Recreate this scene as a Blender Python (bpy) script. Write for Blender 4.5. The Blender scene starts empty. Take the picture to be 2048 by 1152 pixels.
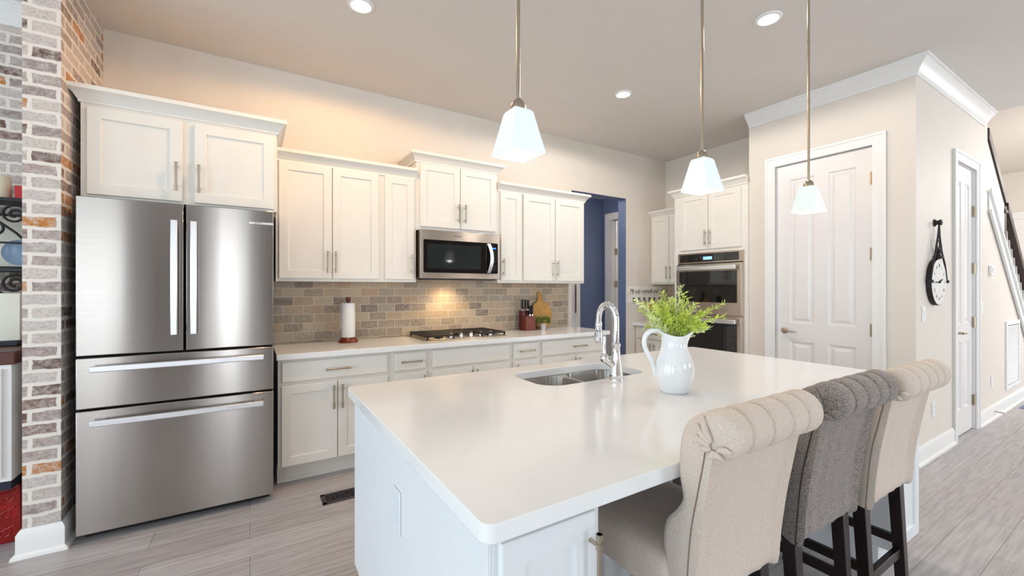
import bpy, bmesh, math, random
from math import sin, cos, pi, radians, sqrt
from mathutils import Vector, Matrix

random.seed(7)
S = bpy.context.scene
COL = S.collection

# ------------------------------------------------------------------ camera
CAM_H = 1.36
cam_data = bpy.data.cameras.new('camera')
cam_data.sensor_width = 36.0
cam_data.lens = 36.0 * 847.0 / 2048.0
cam_data.clip_start = 0.02
cam_data.clip_end = 200
cam = bpy.data.objects.new('camera', cam_data)
COL.objects.link(cam)
cam.location = (0, 0, CAM_H)
cam.rotation_euler = (radians(90), 0, radians(-31.75))
S.camera = cam

# ------------------------------------------------------------------ world, exposure
world = bpy.data.worlds.new('world')
S.world = world
world.use_nodes = True
bg = world.node_tree.nodes['Background']
bg.inputs[0].default_value = (0.80, 0.90, 1.0, 1)
bg.inputs[1].default_value = 2.0
S.view_settings.view_transform = 'Standard'
S.view_settings.look = 'None'
S.view_settings.gamma = 1.0
S.view_settings.use_curve_mapping = False
S.view_settings.exposure = -0.62

# daylight coming in at the window openings (size_x, size_y are the openings themselves)
def area(name, loc, rot, sx, sy, power, color):
    l = bpy.data.lights.new(name, 'AREA')
    l.shape = 'RECTANGLE'
    l.size, l.size_y = sx, sy
    l.energy = power
    l.color = color
    o = bpy.data.objects.new(name, l)
    COL.objects.link(o)
    o.location = loc
    o.rotation_euler = rot
    return o
DAY = (0.86, 0.94, 1.0)
REAR_Y, LEFT_X = -4.6, -4.2
REAR_WINDOWS = [(-2.95, -2.08), (-0.58, -0.2), (2.2, 3.6), (7.0, 8.2), (8.6, 10.2)]
LEFT_WINDOWS = [(-3.2, -1.6), (-0.6, 1.0), (1.6, 2.9)]
for i, (a, b) in enumerate(REAR_WINDOWS):
    area('daylight_rear_window', ((a + b) / 2, REAR_Y + 0.02, 1.35), (radians(-90), 0, radians(180)), b - a, 2.5, (105 if -1 < b < 0 else 50 if b < 0 else 84) * (b - a), DAY)
for i, (a, b) in enumerate(LEFT_WINDOWS):
    area('daylight_left_window', (LEFT_X + 0.02, (a + b) / 2, 1.45), (radians(90), 0, radians(-90)), b - a, 2.1, 58 * (b - a), (0.74, 0.90, 1.0))

# ------------------------------------------------------------------ materials
def lin(c):
    return tuple(((v / 255) / 12.92 if v / 255 <= 0.04045 else ((v / 255 + 0.055) / 1.055) ** 2.4) for v in c) + (1,)

class NT:
    def __init__(self, name):
        self.m = bpy.data.materials.new(name)
        self.m.use_nodes = True
        self.t = self.m.node_tree
        self.b = self.t.nodes['Principled BSDF']
    def n(self, typ, **kw):
        nd = self.t.nodes.new(typ)
        for k, v in kw.items():
            if k in nd.inputs:
                nd.inputs[k].default_value = v
            else:
                setattr(nd, k, v)
        return nd
    def l(self, a, b):
        self.t.links.new(a, b)
    def ramp(self, src, stops, interp='LINEAR'):
        r = self.n('ShaderNodeValToRGB')
        r.color_ramp.interpolation = interp
        e = r.color_ramp.elements
        while len(e) < len(stops):
            e.new(0.5)
        for el, (p, c) in zip(e, stops):
            el.position = p
            el.color = c
        self.l(src, r.inputs[0])
        return r.outputs[0]
    def mix(self, fac, a, b, mode='MIX'):
        x = self.n('ShaderNodeMix', data_type='RGBA', blend_type=mode)
        for sock, v in ((x.inputs[0], fac), (x.inputs[6], a), (x.inputs[7], b)):
            if hasattr(v, 'is_linked'):
                self.l(v, sock)
            else:
                sock.default_value = v
        return x.outputs[2]
    def bump(self, h, strength=0.3, dist=0.01):
        bm_ = self.n('ShaderNodeBump', Strength=strength, Distance=dist)
        self.l(h, bm_.inputs['Height'])
        self.l(bm_.outputs[0], self.b.inputs['Normal'])
    def coord(self, kind='Object', scale=(1, 1, 1)):
        c = self.n('ShaderNodeTexCoord')
        mp = self.n('ShaderNodeMapping')
        mp.inputs['Scale'].default_value = scale
        self.l(c.outputs[kind], mp.inputs[0])
        return mp.outputs[0]
    def noise(self, vec, scale, detail=3, rough=0.55):
        t = self.n('ShaderNodeTexNoise', Scale=scale, Detail=detail, Roughness=rough)
        self.l(vec, t.inputs['Vector'])
        return t.outputs[0]

def plain(name, rgb, rough=0.5, metal=0.0, var=0.03, vscale=6.0, bump=0.0, bscale=60, spec=None, coat=0.0, emit=None, estr=0.0):
    k = NT(name)
    c = lin(rgb)
    v = k.coord()
    nz = k.noise(v, vscale)
    lo = tuple(max(0, x * (1 - var)) for x in c[:3]) + (1,)
    hi = tuple(min(1, x * (1 + var)) for x in c[:3]) + (1,)
    k.l(k.ramp(nz, [(0.3, lo), (0.7, hi)]), k.b.inputs['Base Color'])
    k.b.inputs['Roughness'].default_value = rough
    k.b.inputs['Metallic'].default_value = metal
    if spec is not None:
        k.b.inputs['Specular IOR Level'].default_value = spec
    if coat:
        k.b.inputs['Coat Weight'].default_value = coat
    if bump:
        k.bump(k.noise(v, bscale, 4), bump, 0.003)
    if emit:
        k.b.inputs['Emission Color'].default_value = lin(emit)
        k.b.inputs['Emission Strength'].default_value = estr
    return k.m

def brick_mat(name, bw, rh, mortar, msize, stops, wash, distort, bump, rough, washamt, blotch=24.0, dark=0.6):
    k = NT(name)
    uv = k.coord('UV')
    nz = k.n('ShaderNodeTexNoise', Scale=18.0, Detail=3.0)
    k.l(uv, nz.inputs['Vector'])
    sub = k.n('ShaderNodeVectorMath', operation='SUBTRACT')
    k.l(nz.outputs['Color'], sub.inputs[0])
    sub.inputs[1].default_value = (0.5, 0.5, 0.5)
    sc = k.n('ShaderNodeVectorMath', operation='SCALE')
    k.l(sub.outputs[0], sc.inputs[0])
    sc.inputs['Scale'].default_value = distort
    add = k.n('ShaderNodeVectorMath', operation='ADD')
    k.l(uv, add.inputs[0])
    k.l(sc.outputs[0], add.inputs[1])
    br = k.n('ShaderNodeTexBrick', offset=0.5, Scale=1.0)
    br.inputs['Color1'].default_value = (0, 0, 0, 1)
    br.inputs['Color2'].default_value = (1, 1, 1, 1)
    br.inputs['Mortar'].default_value = (0.5, 0.5, 0.5, 1)
    br.inputs['Mortar Size'].default_value = msize
    br.inputs['Mortar Smooth'].default_value = 0.35
    br.inputs['Bias'].default_value = 0.0
    br.inputs['Brick Width'].default_value = bw
    br.inputs['Row Height'].default_value = rh
    k.l(add.outputs[0], br.inputs['Vector'])
    base = k.ramp(br.outputs['Color'], stops, 'CONSTANT')
    n2 = k.noise(uv, blotch, 6, 0.72)
    w = k.ramp(n2, [(0.42, (0, 0, 0, 1)), (0.66, (washamt, washamt, washamt, 1))])
    col = k.mix(w, base, wash)
    n3 = k.noise(uv, blotch * 3.3, 5, 0.7)
    col = k.mix(k.ramp(n3, [(0.50, (0, 0, 0, 1)), (0.72, (dark, dark, dark, 1))]), col, (0.10, 0.075, 0.06, 1))
    col = k.mix(br.outputs['Fac'], col, mortar)
    k.l(col, k.b.inputs['Base Color'])
    k.b.inputs['Roughness'].default_value = rough
    inv = k.n('ShaderNodeMath', operation='MULTIPLY_ADD')
    k.l(br.outputs['Fac'], inv.inputs[0])
    inv.inputs[1].default_value = -1.0
    k.l(n3, inv.inputs[2])
    k.bump(inv.outputs[0], bump, 0.004)
    return k.m

M = {}
M['wall'] = plain('wall_paint', (226, 217, 207), 0.6, var=0.012, bump=0.03, bscale=220)
M['taupe'] = plain('reflection_dark_paint', (118, 104, 95), 0.6, var=0.02)  # unseen walls, toned dark to deepen the refrigerator's reflections
M['ceiling'] = plain('ceiling_paint', (222, 216, 210), 0.7, var=0.01)
M['trim'] = plain('white_trim', (238, 236, 234), 0.35, var=0.01)
M['door'] = plain('door_paint', (234, 230, 229), 0.3, var=0.01)
M['cab'] = plain('cabinet_paint', (236, 231, 223), 0.38, var=0.012)
M['island_paint'] = plain('island_paint', (234, 236, 238), 0.38, var=0.012)
M['blue'] = plain('blue_paint', (100, 116, 152), 0.6, var=0.03)
M['nickel'] = plain('satin_nickel', (184, 172, 156), 0.28, 1.0, var=0.04)
M['chrome'] = plain('chrome', (232, 234, 238), 0.05, 1.0, var=0.01)
M['polish'] = plain('polished_steel', (236, 236, 238), 0.30, 1.0, var=0.01)
M['black'] = plain('black_plastic', (14, 13, 14), 0.4, var=0.1)
M['darkgap'] = plain('dark_gasket', (10, 10, 11), 0.7, var=0.1)
M['blackglass'] = plain('black_glass', (12, 10, 12), 0.04, var=0.05, coat=0.6)
M['glasswin'] = plain('oven_window_glass', (38, 42, 44), 0.05, var=0.15, vscale=3)
M['iron'] = plain('cast_iron', (40, 34, 32), 0.55, 0.3, var=0.15, bump=0.15)
M['castgrate'] = plain('grate_iron', (34, 28, 27), 0.5, 0.1, var=0.15, bump=0.1)
M['opal'] = plain('opal_glass', (232, 238, 236), 0.25, var=0.03, vscale=14, emit=(226, 244, 246), estr=0.45)
M['bulb'] = plain('lamp_bulb', (255, 255, 255), 0.4, emit=(240, 250, 255), estr=7.0)
M['lamp_disc'] = plain('downlight_lens', (255, 250, 240), 0.4, emit=(255, 246, 228), estr=9.0)
M['ceramic'] = plain('white_ceramic', (238, 240, 242), 0.12, var=0.008, coat=0.4)
M['paper'] = plain('paper_towel', (240, 240, 240), 0.9, var=0.02, bump=0.2, bscale=90)
M['cherry'] = plain('cherry_wood', (112, 40, 20), 0.35, var=0.25, vscale=20)
M['cherry_dark'] = plain('cherry_wood_dark', (84, 24, 14), 0.35, var=0.2, vscale=20)
M['board'] = plain('bamboo_board', (196, 146, 74), 0.45, var=0.14, vscale=14)
M['espresso'] = plain('espresso_wood', (30, 18, 18), 0.3, var=0.2, vscale=12)
M['plantgreen'] = plain('small_leaf', (92, 110, 46), 0.6, var=0.4, vscale=40)
M['plantlight'] = plain('small_leaf_light', (150, 160, 84), 0.6, var=0.3, vscale=40)
M['fern'] = plain('fern_needle', (196, 212, 92), 0.6, var=0.35, vscale=30)
M['fern_tip'] = plain('fern_needle_pale', (222, 232, 164), 0.6, var=0.25, vscale=30)
M['stem'] = plain('fern_stem', (122, 150, 62), 0.7, var=0.2)
M['terracotta'] = plain('copper_rim', (206, 150, 104), 0.5, var=0.1)
M['galv'] = plain('galvanised_pot', (206, 206, 208), 0.35, 0.4, var=0.08)
M['red'] = plain('red_tin', (150, 22, 18), 0.32, 0.25, var=0.35, vscale=9)
M['redbox'] = plain('red_lacquer', (190, 24, 24), 0.4, var=0.1)
M['candle'] = plain('candle_wax', (236, 222, 196), 0.6, var=0.04)
M['navy'] = plain('navy_paint', (22, 24, 44), 0.4, var=0.1)
M['creamboard'] = plain('cream_panel', (236, 230, 214), 0.6, var=0.03)
M['plate'] = plain('blue_plate', (128, 152, 178), 0.2, var=0.08)
M['walnut'] = plain('dark_plank', (84, 38, 26), 0.4, var=0.3, vscale=18)
M['bronze'] = plain('bronze_register', (74, 66, 70), 0.45, 0.5, var=0.1)
M['plastic'] = plain('white_plastic', (240, 240, 240), 0.35, var=0.01)
M['bluish_plate'] = plain('white_cover_plate', (232, 236, 240), 0.35, var=0.01)
M['clockface'] = plain('clock_face', (232, 230, 226), 0.4, var=0.03)
M['lcd'] = plain('lcd_blue', (40, 110, 200), 0.3, emit=(40, 140, 255), estr=1.2)
M['lcd2'] = plain('lcd_pale', (150, 200, 240), 0.3, emit=(140, 205, 255), estr=1.0)
M['legend'] = plain('key_legend', (120, 116, 116), 0.5, var=0.05)
M['logo'] = plain('logo_grey', (96, 92, 90), 0.4, var=0.05)
M['ink'] = plain('ink_black', (40, 34, 32), 0.7, var=0.1)
M['whitewash'] = plain('whitewashed_board', (238, 231, 224), 0.7, var=0.06, vscale=12)
M['mug'] = plain('amber_glaze', (214, 138, 30), 0.3, var=0.2, vscale=16)
M['rug'] = plain('rug_weave', (120, 136, 158), 0.95, var=0.25, vscale=60)
M['handrail'] = plain('handrail_stain', (62, 46, 40), 0.4, var=0.15)
M['glow_pane'] = plain('daylight_glow_pane', (236, 240, 242), 0.3, emit=(235, 245, 255), estr=0.8)  # glow put into the glass stands for daylight at the front door
M['brasshinge'] = plain('hinge_nickel', (176, 160, 136), 0.3, 1.0, var=0.04)
M['rope'] = plain('black_strap', (38, 36, 40), 0.6, var=0.1)
M['bead'] = plain('bead_brown', (98, 62, 40), 0.5, var=0.3, vscale=40)

M['brick'] = brick_mat('whitewashed_brick', 0.212, 0.0667, lin((232, 222, 212)), 0.0105,
    [(0.0, lin((196, 182, 174))), (0.14, lin((158, 142, 138))), (0.27, lin((208, 194, 184))), (0.40, lin((110, 84, 74))),
     (0.50, lin((200, 188, 182))), (0.62, lin((172, 154, 146))), (0.74, lin((130, 100, 88))), (0.80, lin((178, 166, 162))), (0.875, lin((190, 120, 44)))],
    lin((222, 212, 206)), 0.020, 0.35, 0.85, 0.66, 26)
M['tile'] = brick_mat('travertine_tile', 0.150, 0.0715, lin((212, 198, 178)), 0.0034,
    [(0.0, lin((188, 168, 144))), (0.16, lin((168, 150, 130))), (0.30, lin((204, 184, 158))), (0.44, lin((162, 144, 126))),
     (0.55, lin((196, 172, 142))), (0.68, lin((174, 160, 146))), (0.80, lin((190, 162, 132))), (0.90, lin((140, 124, 112)))],
    lin((206, 192, 172)), 0.003, 0.15, 0.5, 0.5, 30, 0.75)

def floor_mat():
    k = NT('vinyl_plank')
    uv = k.coord('UV')
    br = k.n('ShaderNodeTexBrick', offset=0.37, offset_frequency=2, Scale=1.0)
    br.inputs['Color1'].default_value = (0, 0, 0, 1)
    br.inputs['Color2'].default_value = (1, 1, 1, 1)
    br.inputs['Mortar Size'].default_value = 0.0012
    br.inputs['Mortar Smooth'].default_value = 0.1
    br.inputs['Bias'].default_value = 0.0
    br.inputs['Brick Width'].default_value = 1.22
    br.inputs['Row Height'].default_value = 0.18
    k.l(uv, br.inputs['Vector'])
    base = k.ramp(br.outputs['Color'], [(0.0, lin((160, 152, 150))), (0.5, lin((188, 183, 184))), (1.0, lin((170, 163, 163)))])
    mp = k.n('ShaderNodeMapping')
    mp.inputs['Scale'].default_value = (1.6, 22, 1)
    k.l(uv, mp.inputs[0])
    g = k.noise(mp.outputs[0], 2.2, 6, 0.65)
    gr = k.ramp(g, [(0.32, lin((122, 114, 116))), (0.60, lin((206, 201, 201)))])
    col = k.mix(0.38, base, gr)
    mp2 = k.n('ShaderNodeMapping')
    mp2.inputs['Scale'].default_value = (2.0, 9, 1)
    k.l(uv, mp2.inputs[0])
    kn = k.noise(mp2.outputs[0], 3.0, 3, 0.6)
    col = k.mix(k.ramp(kn, [(0.66, (0, 0, 0, 1)), (0.78, (0.55, 0.55, 0.55, 1))]), col, lin((112, 98, 94)))
    col = k.mix(br.outputs['Fac'], col, lin((112, 100, 96)))
    k.l(col, k.b.inputs['Base Color'])
    k.b.inputs['Roughness'].default_value = 0.38
    k.bump(g, 0.06, 0.002)
    return k.m
M['floor'] = floor_mat()

def steel_mat(name, rgb, rough, wave, rot=0.25):
    k = NT(name)
    k.b.inputs['Base Color'].default_value = lin(rgb)
    k.b.inputs['Metallic'].default_value = 1.0
    k.b.inputs['Roughness'].default_value = rough
    k.b.inputs['Anisotropic'].default_value = 0.96
    k.b.inputs['Anisotropic Rotation'].default_value = rot
    tg = k.n('ShaderNodeTangent', direction_type='UV_MAP')
    k.l(tg.outputs[0], k.b.inputs['Tangent'])
    v = k.coord('UV', (1.0, 0.07, 1))
    nz = k.noise(v, 3.2, 1.5, 0.4)
    v2 = k.coord('UV', (0.6, 120, 1))
    gr = k.noise(v2, 6, 3, 0.6)
    k.l(k.mix(k.ramp(gr, [(0.35, (0, 0, 0, 1)), (0.65, (1, 1, 1, 1))]), lin(tuple(int(x * 0.96) for x in rgb)), lin(rgb)), k.b.inputs['Base Color'])
    k.bump(nz, 1.0, wave)
    return k.m
M['steel'] = steel_mat('brushed_steel', (176, 169, 164), 0.22, 0.0030)
M['steel_flat'] = steel_mat('brushed_steel_trim', (206, 194, 182), 0.28, 0.0015)
M['sink'] = steel_mat('sink_steel', (176, 172, 168), 0.30, 0.002)

def quartz():
    k = NT('white_quartz')
    v = k.coord()
    a = k.noise(v, 420, 2, 0.5)
    b = k.noise(v, 5, 5, 0.6)
    c = k.mix(k.ramp(a, [(0.62, (0, 0, 0, 1)), (0.75, (0.5, 0.5, 0.5, 1))]), lin((243, 243, 243)), lin((222, 218, 214)))
    c = k.mix(k.ramp(b, [(0.5, (0, 0, 0, 1)), (0.8, (0.18, 0.18, 0.18, 1))]), c, lin((226, 224, 222)))
    k.l(c, k.b.inputs['Base Color'])
    k.b.inputs['Roughness'].default_value = 0.13
    return k.m
M['quartz'] = quartz()

def fabric(name, a, b, scale=260, contrast=(0.35, 0.65)):
    k = NT(name)
    v1 = k.coord('Object', (1, 1, 3.0))
    v2 = k.coord('Object', (3.0, 3.0, 1))
    n1 = k.noise(v1, scale, 2, 0.6)
    n2 = k.noise(v2, scale, 2, 0.6)
    ad = k.n('ShaderNodeMath', operation='ADD')
    k.l(n1, ad.inputs[0]); k.l(n2, ad.inputs[1])
    hf = k.n('ShaderNodeMath', operation='MULTIPLY')
    k.l(ad.outputs[0], hf.inputs[0]); hf.inputs[1].default_value = 0.5
    k.l(k.ramp(hf.outputs[0], [(contrast[0], lin(a)), (contrast[1], lin(b))]), k.b.inputs['Base Color'])
    k.b.inputs['Roughness'].default_value = 0.95
    k.b.inputs['Specular IOR Level'].default_value = 0.15
    k.b.inputs['Sheen Weight'].default_value = 0.2
    k.bump(hf.outputs[0], 0.35, 0.002)
    return k.m
M['linen'] = fabric('beige_linen', (196, 176, 160), (230, 216, 204))
M['tweed'] = fabric('grey_tweed', (88, 78, 74), (178, 166, 158), 230, (0.40, 0.60))
M['seam'] = plain('seam_piping', (140, 120, 104), 0.9, var=0.1)
M['seam_dark'] = plain('seam_piping_grey', (62, 54, 52), 0.9, var=0.1)

# ------------------------------------------------------------------ mesh builder
class MB:
    def __init__(self):
        self.bm = bmesh.new()
    def box(self, x0, x1, y0, y1, z0, z1):
        x0, x1 = sorted((x0, x1)); y0, y1 = sorted((y0, y1)); z0, z1 = sorted((z0, z1))
        v = [self.bm.verts.new(p) for p in ((x0, y0, z0), (x1, y0, z0), (x1, y1, z0), (x0, y1, z0), (x0, y0, z1), (x1, y0, z1), (x1, y1, z1), (x0, y1, z1))]
        for f in ((0, 3, 2, 1), (4, 5, 6, 7), (0, 1, 5, 4), (1, 2, 6, 5), (2, 3, 7, 6), (3, 0, 4, 7)):
            self.bm.faces.new([v[i] for i in f])
        return self
    def hexa(self, lower, upper):
        n = len(lower)
        a = [self.bm.verts.new(p) for p in lower]
        b = [self.bm.verts.new(p) for p in upper]
        self.bm.faces.new(a[::-1]); self.bm.faces.new(b)
        for i in range(n):
            j = (i + 1) % n
            self.bm.faces.new((a[i], a[j], b[j], b[i]))
        return self
    def fbox(self, F, u0, u1, w0, w1, z0, z1):
        p, q = F(u0, w0, z0), F(u1, w1, z1)
        return self.box(p[0], q[0], p[1], q[1], p[2], q[2])
    def rings(self, rings, closed=True, cap=True):
        rs = [[self.bm.verts.new(p) for p in r] for r in rings]
        n = len(rs[0])
        for a, b in zip(rs[:-1], rs[1:]):
            for i in range(n if closed else n - 1):
                j = (i + 1) % n
                self.bm.faces.new((a[i], a[j], b[j], b[i]))
        if cap:
            self.bm.faces.new(rs[0][::-1])
            self.bm.faces.new(rs[-1])
        return self
    def tube(self, pts, r, seg=10, cap=True):
        pts = [Vector(p) for p in pts]
        n = len(pts)
        rad = r if isinstance(r, (list, tuple)) else [r] * n
        rings = []
        up = None
        for i, p in enumerate(pts):
            t = (pts[min(i + 1, n - 1)] - pts[max(i - 1, 0)]).normalized()
            if up is None:
                up = Vector((0, 0, 1)) if abs(t.z) < 0.9 else Vector((1, 0, 0))
            side = t.cross(up).normalized()
            up = side.cross(t).normalized()
            rings.append([p + (side * cos(2 * pi * k / seg) + up * sin(2 * pi * k / seg)) * rad[i] for k in range(seg)])
        return self.rings(rings, True, cap)
    def lathe(self, prof, c, seg=32, axis='z', cap=True):
        rings = []
        for r, h in prof:
            ring = []
            for k in range(seg):
                a = 2 * pi * k / seg
                if axis == 'z':
                    ring.append((c[0] + r * cos(a), c[1] + r * sin(a), c[2] + h))
                elif axis == 'y':
                    ring.append((c[0] + r * cos(a), c[1] + h, c[2] + r * sin(a)))
                else:
                    ring.append((c[0] + h, c[1] + r * cos(a), c[2] + r * sin(a)))
            rings.append(ring)
        return self.rings(rings, True, cap)
    def cyl(self, c, r, h0, h1, axis='z', seg=24):
        return self.lathe([(r, h0), (r, h1)], c, seg, axis)
    def sweep(self, prof, path, closed=False):
        """prof: (outward, z) points; path: XY points, outward is to the right of travel"""
        n = len(path)
        P = [Vector((p[0], p[1])) for p in path]
        rings = []
        for i, p in enumerate(P):
            d1 = (p - P[i - 1]).normalized() if (i > 0 or closed) else None
            d2 = (P[(i + 1) % n] - p).normalized() if (i < n - 1 or closed) else None
            d1 = d1 or d2; d2 = d2 or d1
            n1, n2 = Vector((d1.y, -d1.x)), Vector((d2.y, -d2.x))
            m = (n1 + n2)
            m = m / max(1e-6, m.dot(n1)) if m.length > 1e-6 else n1
            rings.append([(p.x + m.x * o, p.y + m.y * o, z) for o, z in prof])
        if closed:
            rings.append(rings[0])
        return self.rings(rings, True, not closed)
    def poly_extrude(self, pts2, fn, d0, d1):
        a = [fn(p[0], d0, p[1]) for p in pts2]
        b = [fn(p[0], d1, p[1]) for p in pts2]
        return self.hexa(a, b)
    def build(self, name, mat, parent=None, bevel=0.0, seg=2, smooth=40, local=False):
        bm = self.bm
        bmesh.ops.recalc_face_normals(bm, faces=bm.faces[:])
        if parent is not None and not local:
            off = origin_of(parent)
            if off.length > 0:
                bmesh.ops.translate(bm, verts=bm.verts[:], vec=-off)
        uv = bm.loops.layers.uv.new('UVMap')
        for f in bm.faces:
            nx, ny, nz = abs(f.normal.x), abs(f.normal.y), abs(f.normal.z)
            for lp in f.loops:
                co = lp.vert.co
                if nz >= nx and nz >= ny:
                    lp[uv].uv = (co.x, co.y)
                elif ny >= nx:
                    lp[uv].uv = (co.x, co.z)
                else:
                    lp[uv].uv = (co.y, co.z)
        me = bpy.data.meshes.new(name)
        bm.to_mesh(me)
        bm.free()
        me.materials.append(mat)
        if smooth:
            me.shade_smooth()
            me.set_sharp_from_angle(angle=radians(smooth))
        o = bpy.data.objects.new(name, me)
        COL.objects.link(o)
        if bevel:
            md = o.modifiers.new('bevel', 'BEVEL')
            md.width = bevel; md.segments = seg; md.limit_method = 'ANGLE'; md.angle_limit = radians(50)
        if parent is not None:
            o.parent = parent
        return o

def origin_of(o):
    v = Vector((0, 0, 0))
    while o is not None:
        v = v + Vector(o.location)
        o = o.parent
    return v

def thing(name, label, cat, loc, group=None):
    o = bpy.data.objects.new(name, None)
    COL.objects.link(o)
    o.empty_display_size = 0.05
    o.location = loc
    return tag(o, label, cat, group)
def tag(o, label, cat, group=None):
    o['label'] = label
    o['category'] = cat
    if group:
        o['group'] = group
    return o
def struct(o):
    o['kind'] = 'structure'
    return o
def copy_tree(o, parent=None):
    c = o.copy()
    COL.objects.link(c)
    if parent is not None:
        c.parent = parent
    for ch in list(o.children):
        copy_tree(ch, c)
    return c
def FY(y):      # a face looking towards -Y
    return lambda u, w, z: (u, y - w, z)
def FX(x):      # a face looking towards -X (u is Y)
    return lambda u, w, z: (x - w, u, z)

def text(name, body, size, fn, mat, parent, depth=0.0008, shear=0.0, align='CENTER', local=False):
    """fn maps (right, up, out) to the place"""
    c = bpy.data.curves.new('lettering', 'FONT')
    c.body = body; c.size = size; c.extrude = depth; c.shear = shear; c.align_x = align; c.align_y = 'CENTER'
    t = bpy.data.objects.new('lettering', c)
    COL.objects.link(t)
    dg = bpy.context.evaluated_depsgraph_get()
    me = bpy.data.meshes.new_from_object(t.evaluated_get(dg))
    bpy.data.objects.remove(t)
    b = MB()
    b.bm.from_mesh(me)
    bpy.data.meshes.remove(me)
    for v in b.bm.verts:
        v.co = Vector(fn(v.co.x, v.co.y, v.co.z + depth))
    return b.build(name, mat, parent, smooth=0, local=local)

def rrect(x0, x1, y0, y1, r, seg=6):
    pts = []
    for cx, cy, a0 in ((x1 - r, y0 + r, -90), (x1 - r, y1 - r, 0), (x0 + r, y1 - r, 90), (x0 + r, y0 + r, 180)):
        for k in range(seg + 1):
            a = radians(a0 + 90 * k / seg)
            pts.append((cx + r * cos(a), cy + r * sin(a)))
    return pts

# ------------------------------------------------------------------ room shell
CEIL = 3.105
WY = 3.87          # kitchen back wall
PX = 4.319         # pantry wall with the tall door
PY = 1.125         # wall with the clock
FAR_X = 12.4
b = MB(); b.box(-4.3, 12.6, -4.8, 6.4, -0.1, 0.0)
struct(b.build('floor', M['floor'], smooth=0))
b = MB(); b.box(-4.3, 6.28, -4.8, 4.0, CEIL, CEIL + 0.25)
struct(b.build('ceiling', M['ceiling'], smooth=0))
b = MB(); b.box(6.28, 12.6, -4.8, 4.0, 3.56, 3.7)
struct(b.build('ceiling_foyer', M['wall'], smooth=0))
b = MB(); b.box(6.28, 6.30, -4.8, 4.0, CEIL + 0.25, 3.7)
struct(b.build('wall_soffit', M['ceiling'], smooth=0))

# back wall with the opening to the hall
OX0, OX1, OZ = 3.22, 4.123, 2.512
b = MB()
b.box(-0.98, OX0, WY, WY + 0.13, 0, CEIL)
b.box(OX0, OX1, WY, WY + 0.13, OZ, CEIL)
b.box(OX1, 5.02, WY, WY + 0.13, 0, CEIL)
struct(b.build('wall_back', M['wall'], smooth=0))
b = MB()
b.box(OX1 - 0.004, OX1 + 0.0, WY + 0.001, WY + 0.13, 0, OZ)
b.box(OX0, OX1, WY + 0.001, WY + 0.13, OZ - 0.004, OZ)
struct(b.build('trim_1', M['blue'], smooth=0))
# brick stub wall and brick wall behind it
b = MB(); b.box(-0.98, -0.84, 3.125, WY - 0.0005, 0, CEIL - 0.0005)
struct(b.build('wall_brick', M['brick'], smooth=0))
b = MB(); b.box(-4.3, -0.981, WY - 0.01, WY + 0.13, 0, CEIL - 0.0005)
struct(b.build('wall_brick_dining', M['brick'], smooth=0))
# pantry block
def wall_with_hole(name, F, u0, u1, h0, h1, hz, top, th, mat):
    q = MB()
    q.fbox(F, u0, h0, -th, 0, 0, top)
    q.fbox(F, h1, u1, -th, 0, 0, top)
    q.fbox(F, h0, h1, -th, 0, hz, top)
    return struct(q.build(name, mat, smooth=0))
D1 = (1.392, 2.136, 2.522)
D2 = (5.33, 5.955, 2.49)
wall_with_hole('wall_pantry', FX(PX), PY + 0.0, 2.395, D1[0], D1[1], D1[2], CEIL, 0.11, M['wall'])
wall_with_hole('wall_clock', FY(PY), PX + 0.11, 6.42, D2[0], D2[1], D2[2], CEIL, 0.11, M['wall'])
b = MB(); b.box(PX + 0.11, 5.02, 2.30, 2.395, 0, CEIL)
struct(b.build('wall_pantry_side', M['wall'], smooth=0))
b = MB(); b.box(4.906, 5.02, 2.395, WY, 0, CEIL)
struct(b.build('wall_oven', M['wall'], smooth=0))
# closed backs of the pantry and of the stair cupboard
b = MB(); b.box(PX + 0.6, PX + 0.65, PY + 0.11, 2.30, 0, CEIL)
struct(b.build('wall_pantry_inner', M['wall'], smooth=0))
# walls behind the camera with window openings
def window_wall(name, F, u0, u1, wins, z0, z1, th):
    q = MB()
    cur = u0
    for a, c in wins:
        q.fbox(F, cur, a, -th, 0, 0, CEIL)
        q.fbox(F, a, c, -th, 0, 0, z0)
        q.fbox(F, a, c, -th, 0, z1, CEIL)
        cur = c
    q.fbox(F, cur, u1, -th, 0, 0, CEIL)
    return struct(q.build(name, M['taupe'], smooth=0))
window_wall('wall_rear', lambda u, w, z: (u, REAR_Y + w, z), -4.3, 12.6, REAR_WINDOWS, 0.1, 2.6, 0.14)
window_wall('wall_left', lambda u, w, z: (LEFT_X + w, u, z), -4.6, 3.9, LEFT_WINDOWS, 0.4, 2.5, 0.14)
wn = 0
for F, wins in ((lambda u, w, z: (u, REAR_Y + w, z), REAR_WINDOWS), (lambda u, w, z: (LEFT_X + w, u, z), LEFT_WINDOWS)):
    for a, c in wins:
        wn += 1
        z0_, z1_ = (0.1, 2.6) if wins is REAR_WINDOWS else (0.4, 2.5)
        q = MB()
        for s0, s1 in ((a - 0.09, a), (c, c + 0.09)):
            q.fbox(F, s0, s1, 0, 0.02, z0_ - 0.09, z1_ + 0.09)
        q.fbox(F, a, c, 0, 0.02, z1_, z1_ + 0.09)
        q.fbox(F, a - 0.12, c + 0.12, 0, 0.04, z0_ - 0.06, z0_)
        q.fbox(F, (a + c) / 2 - 0.02, (a + c) / 2 + 0.02, 0.03, 0.05, z0_, z1_)
        struct(q.build('window_%d' % wn, M['trim'], bevel=0.002))

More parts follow.
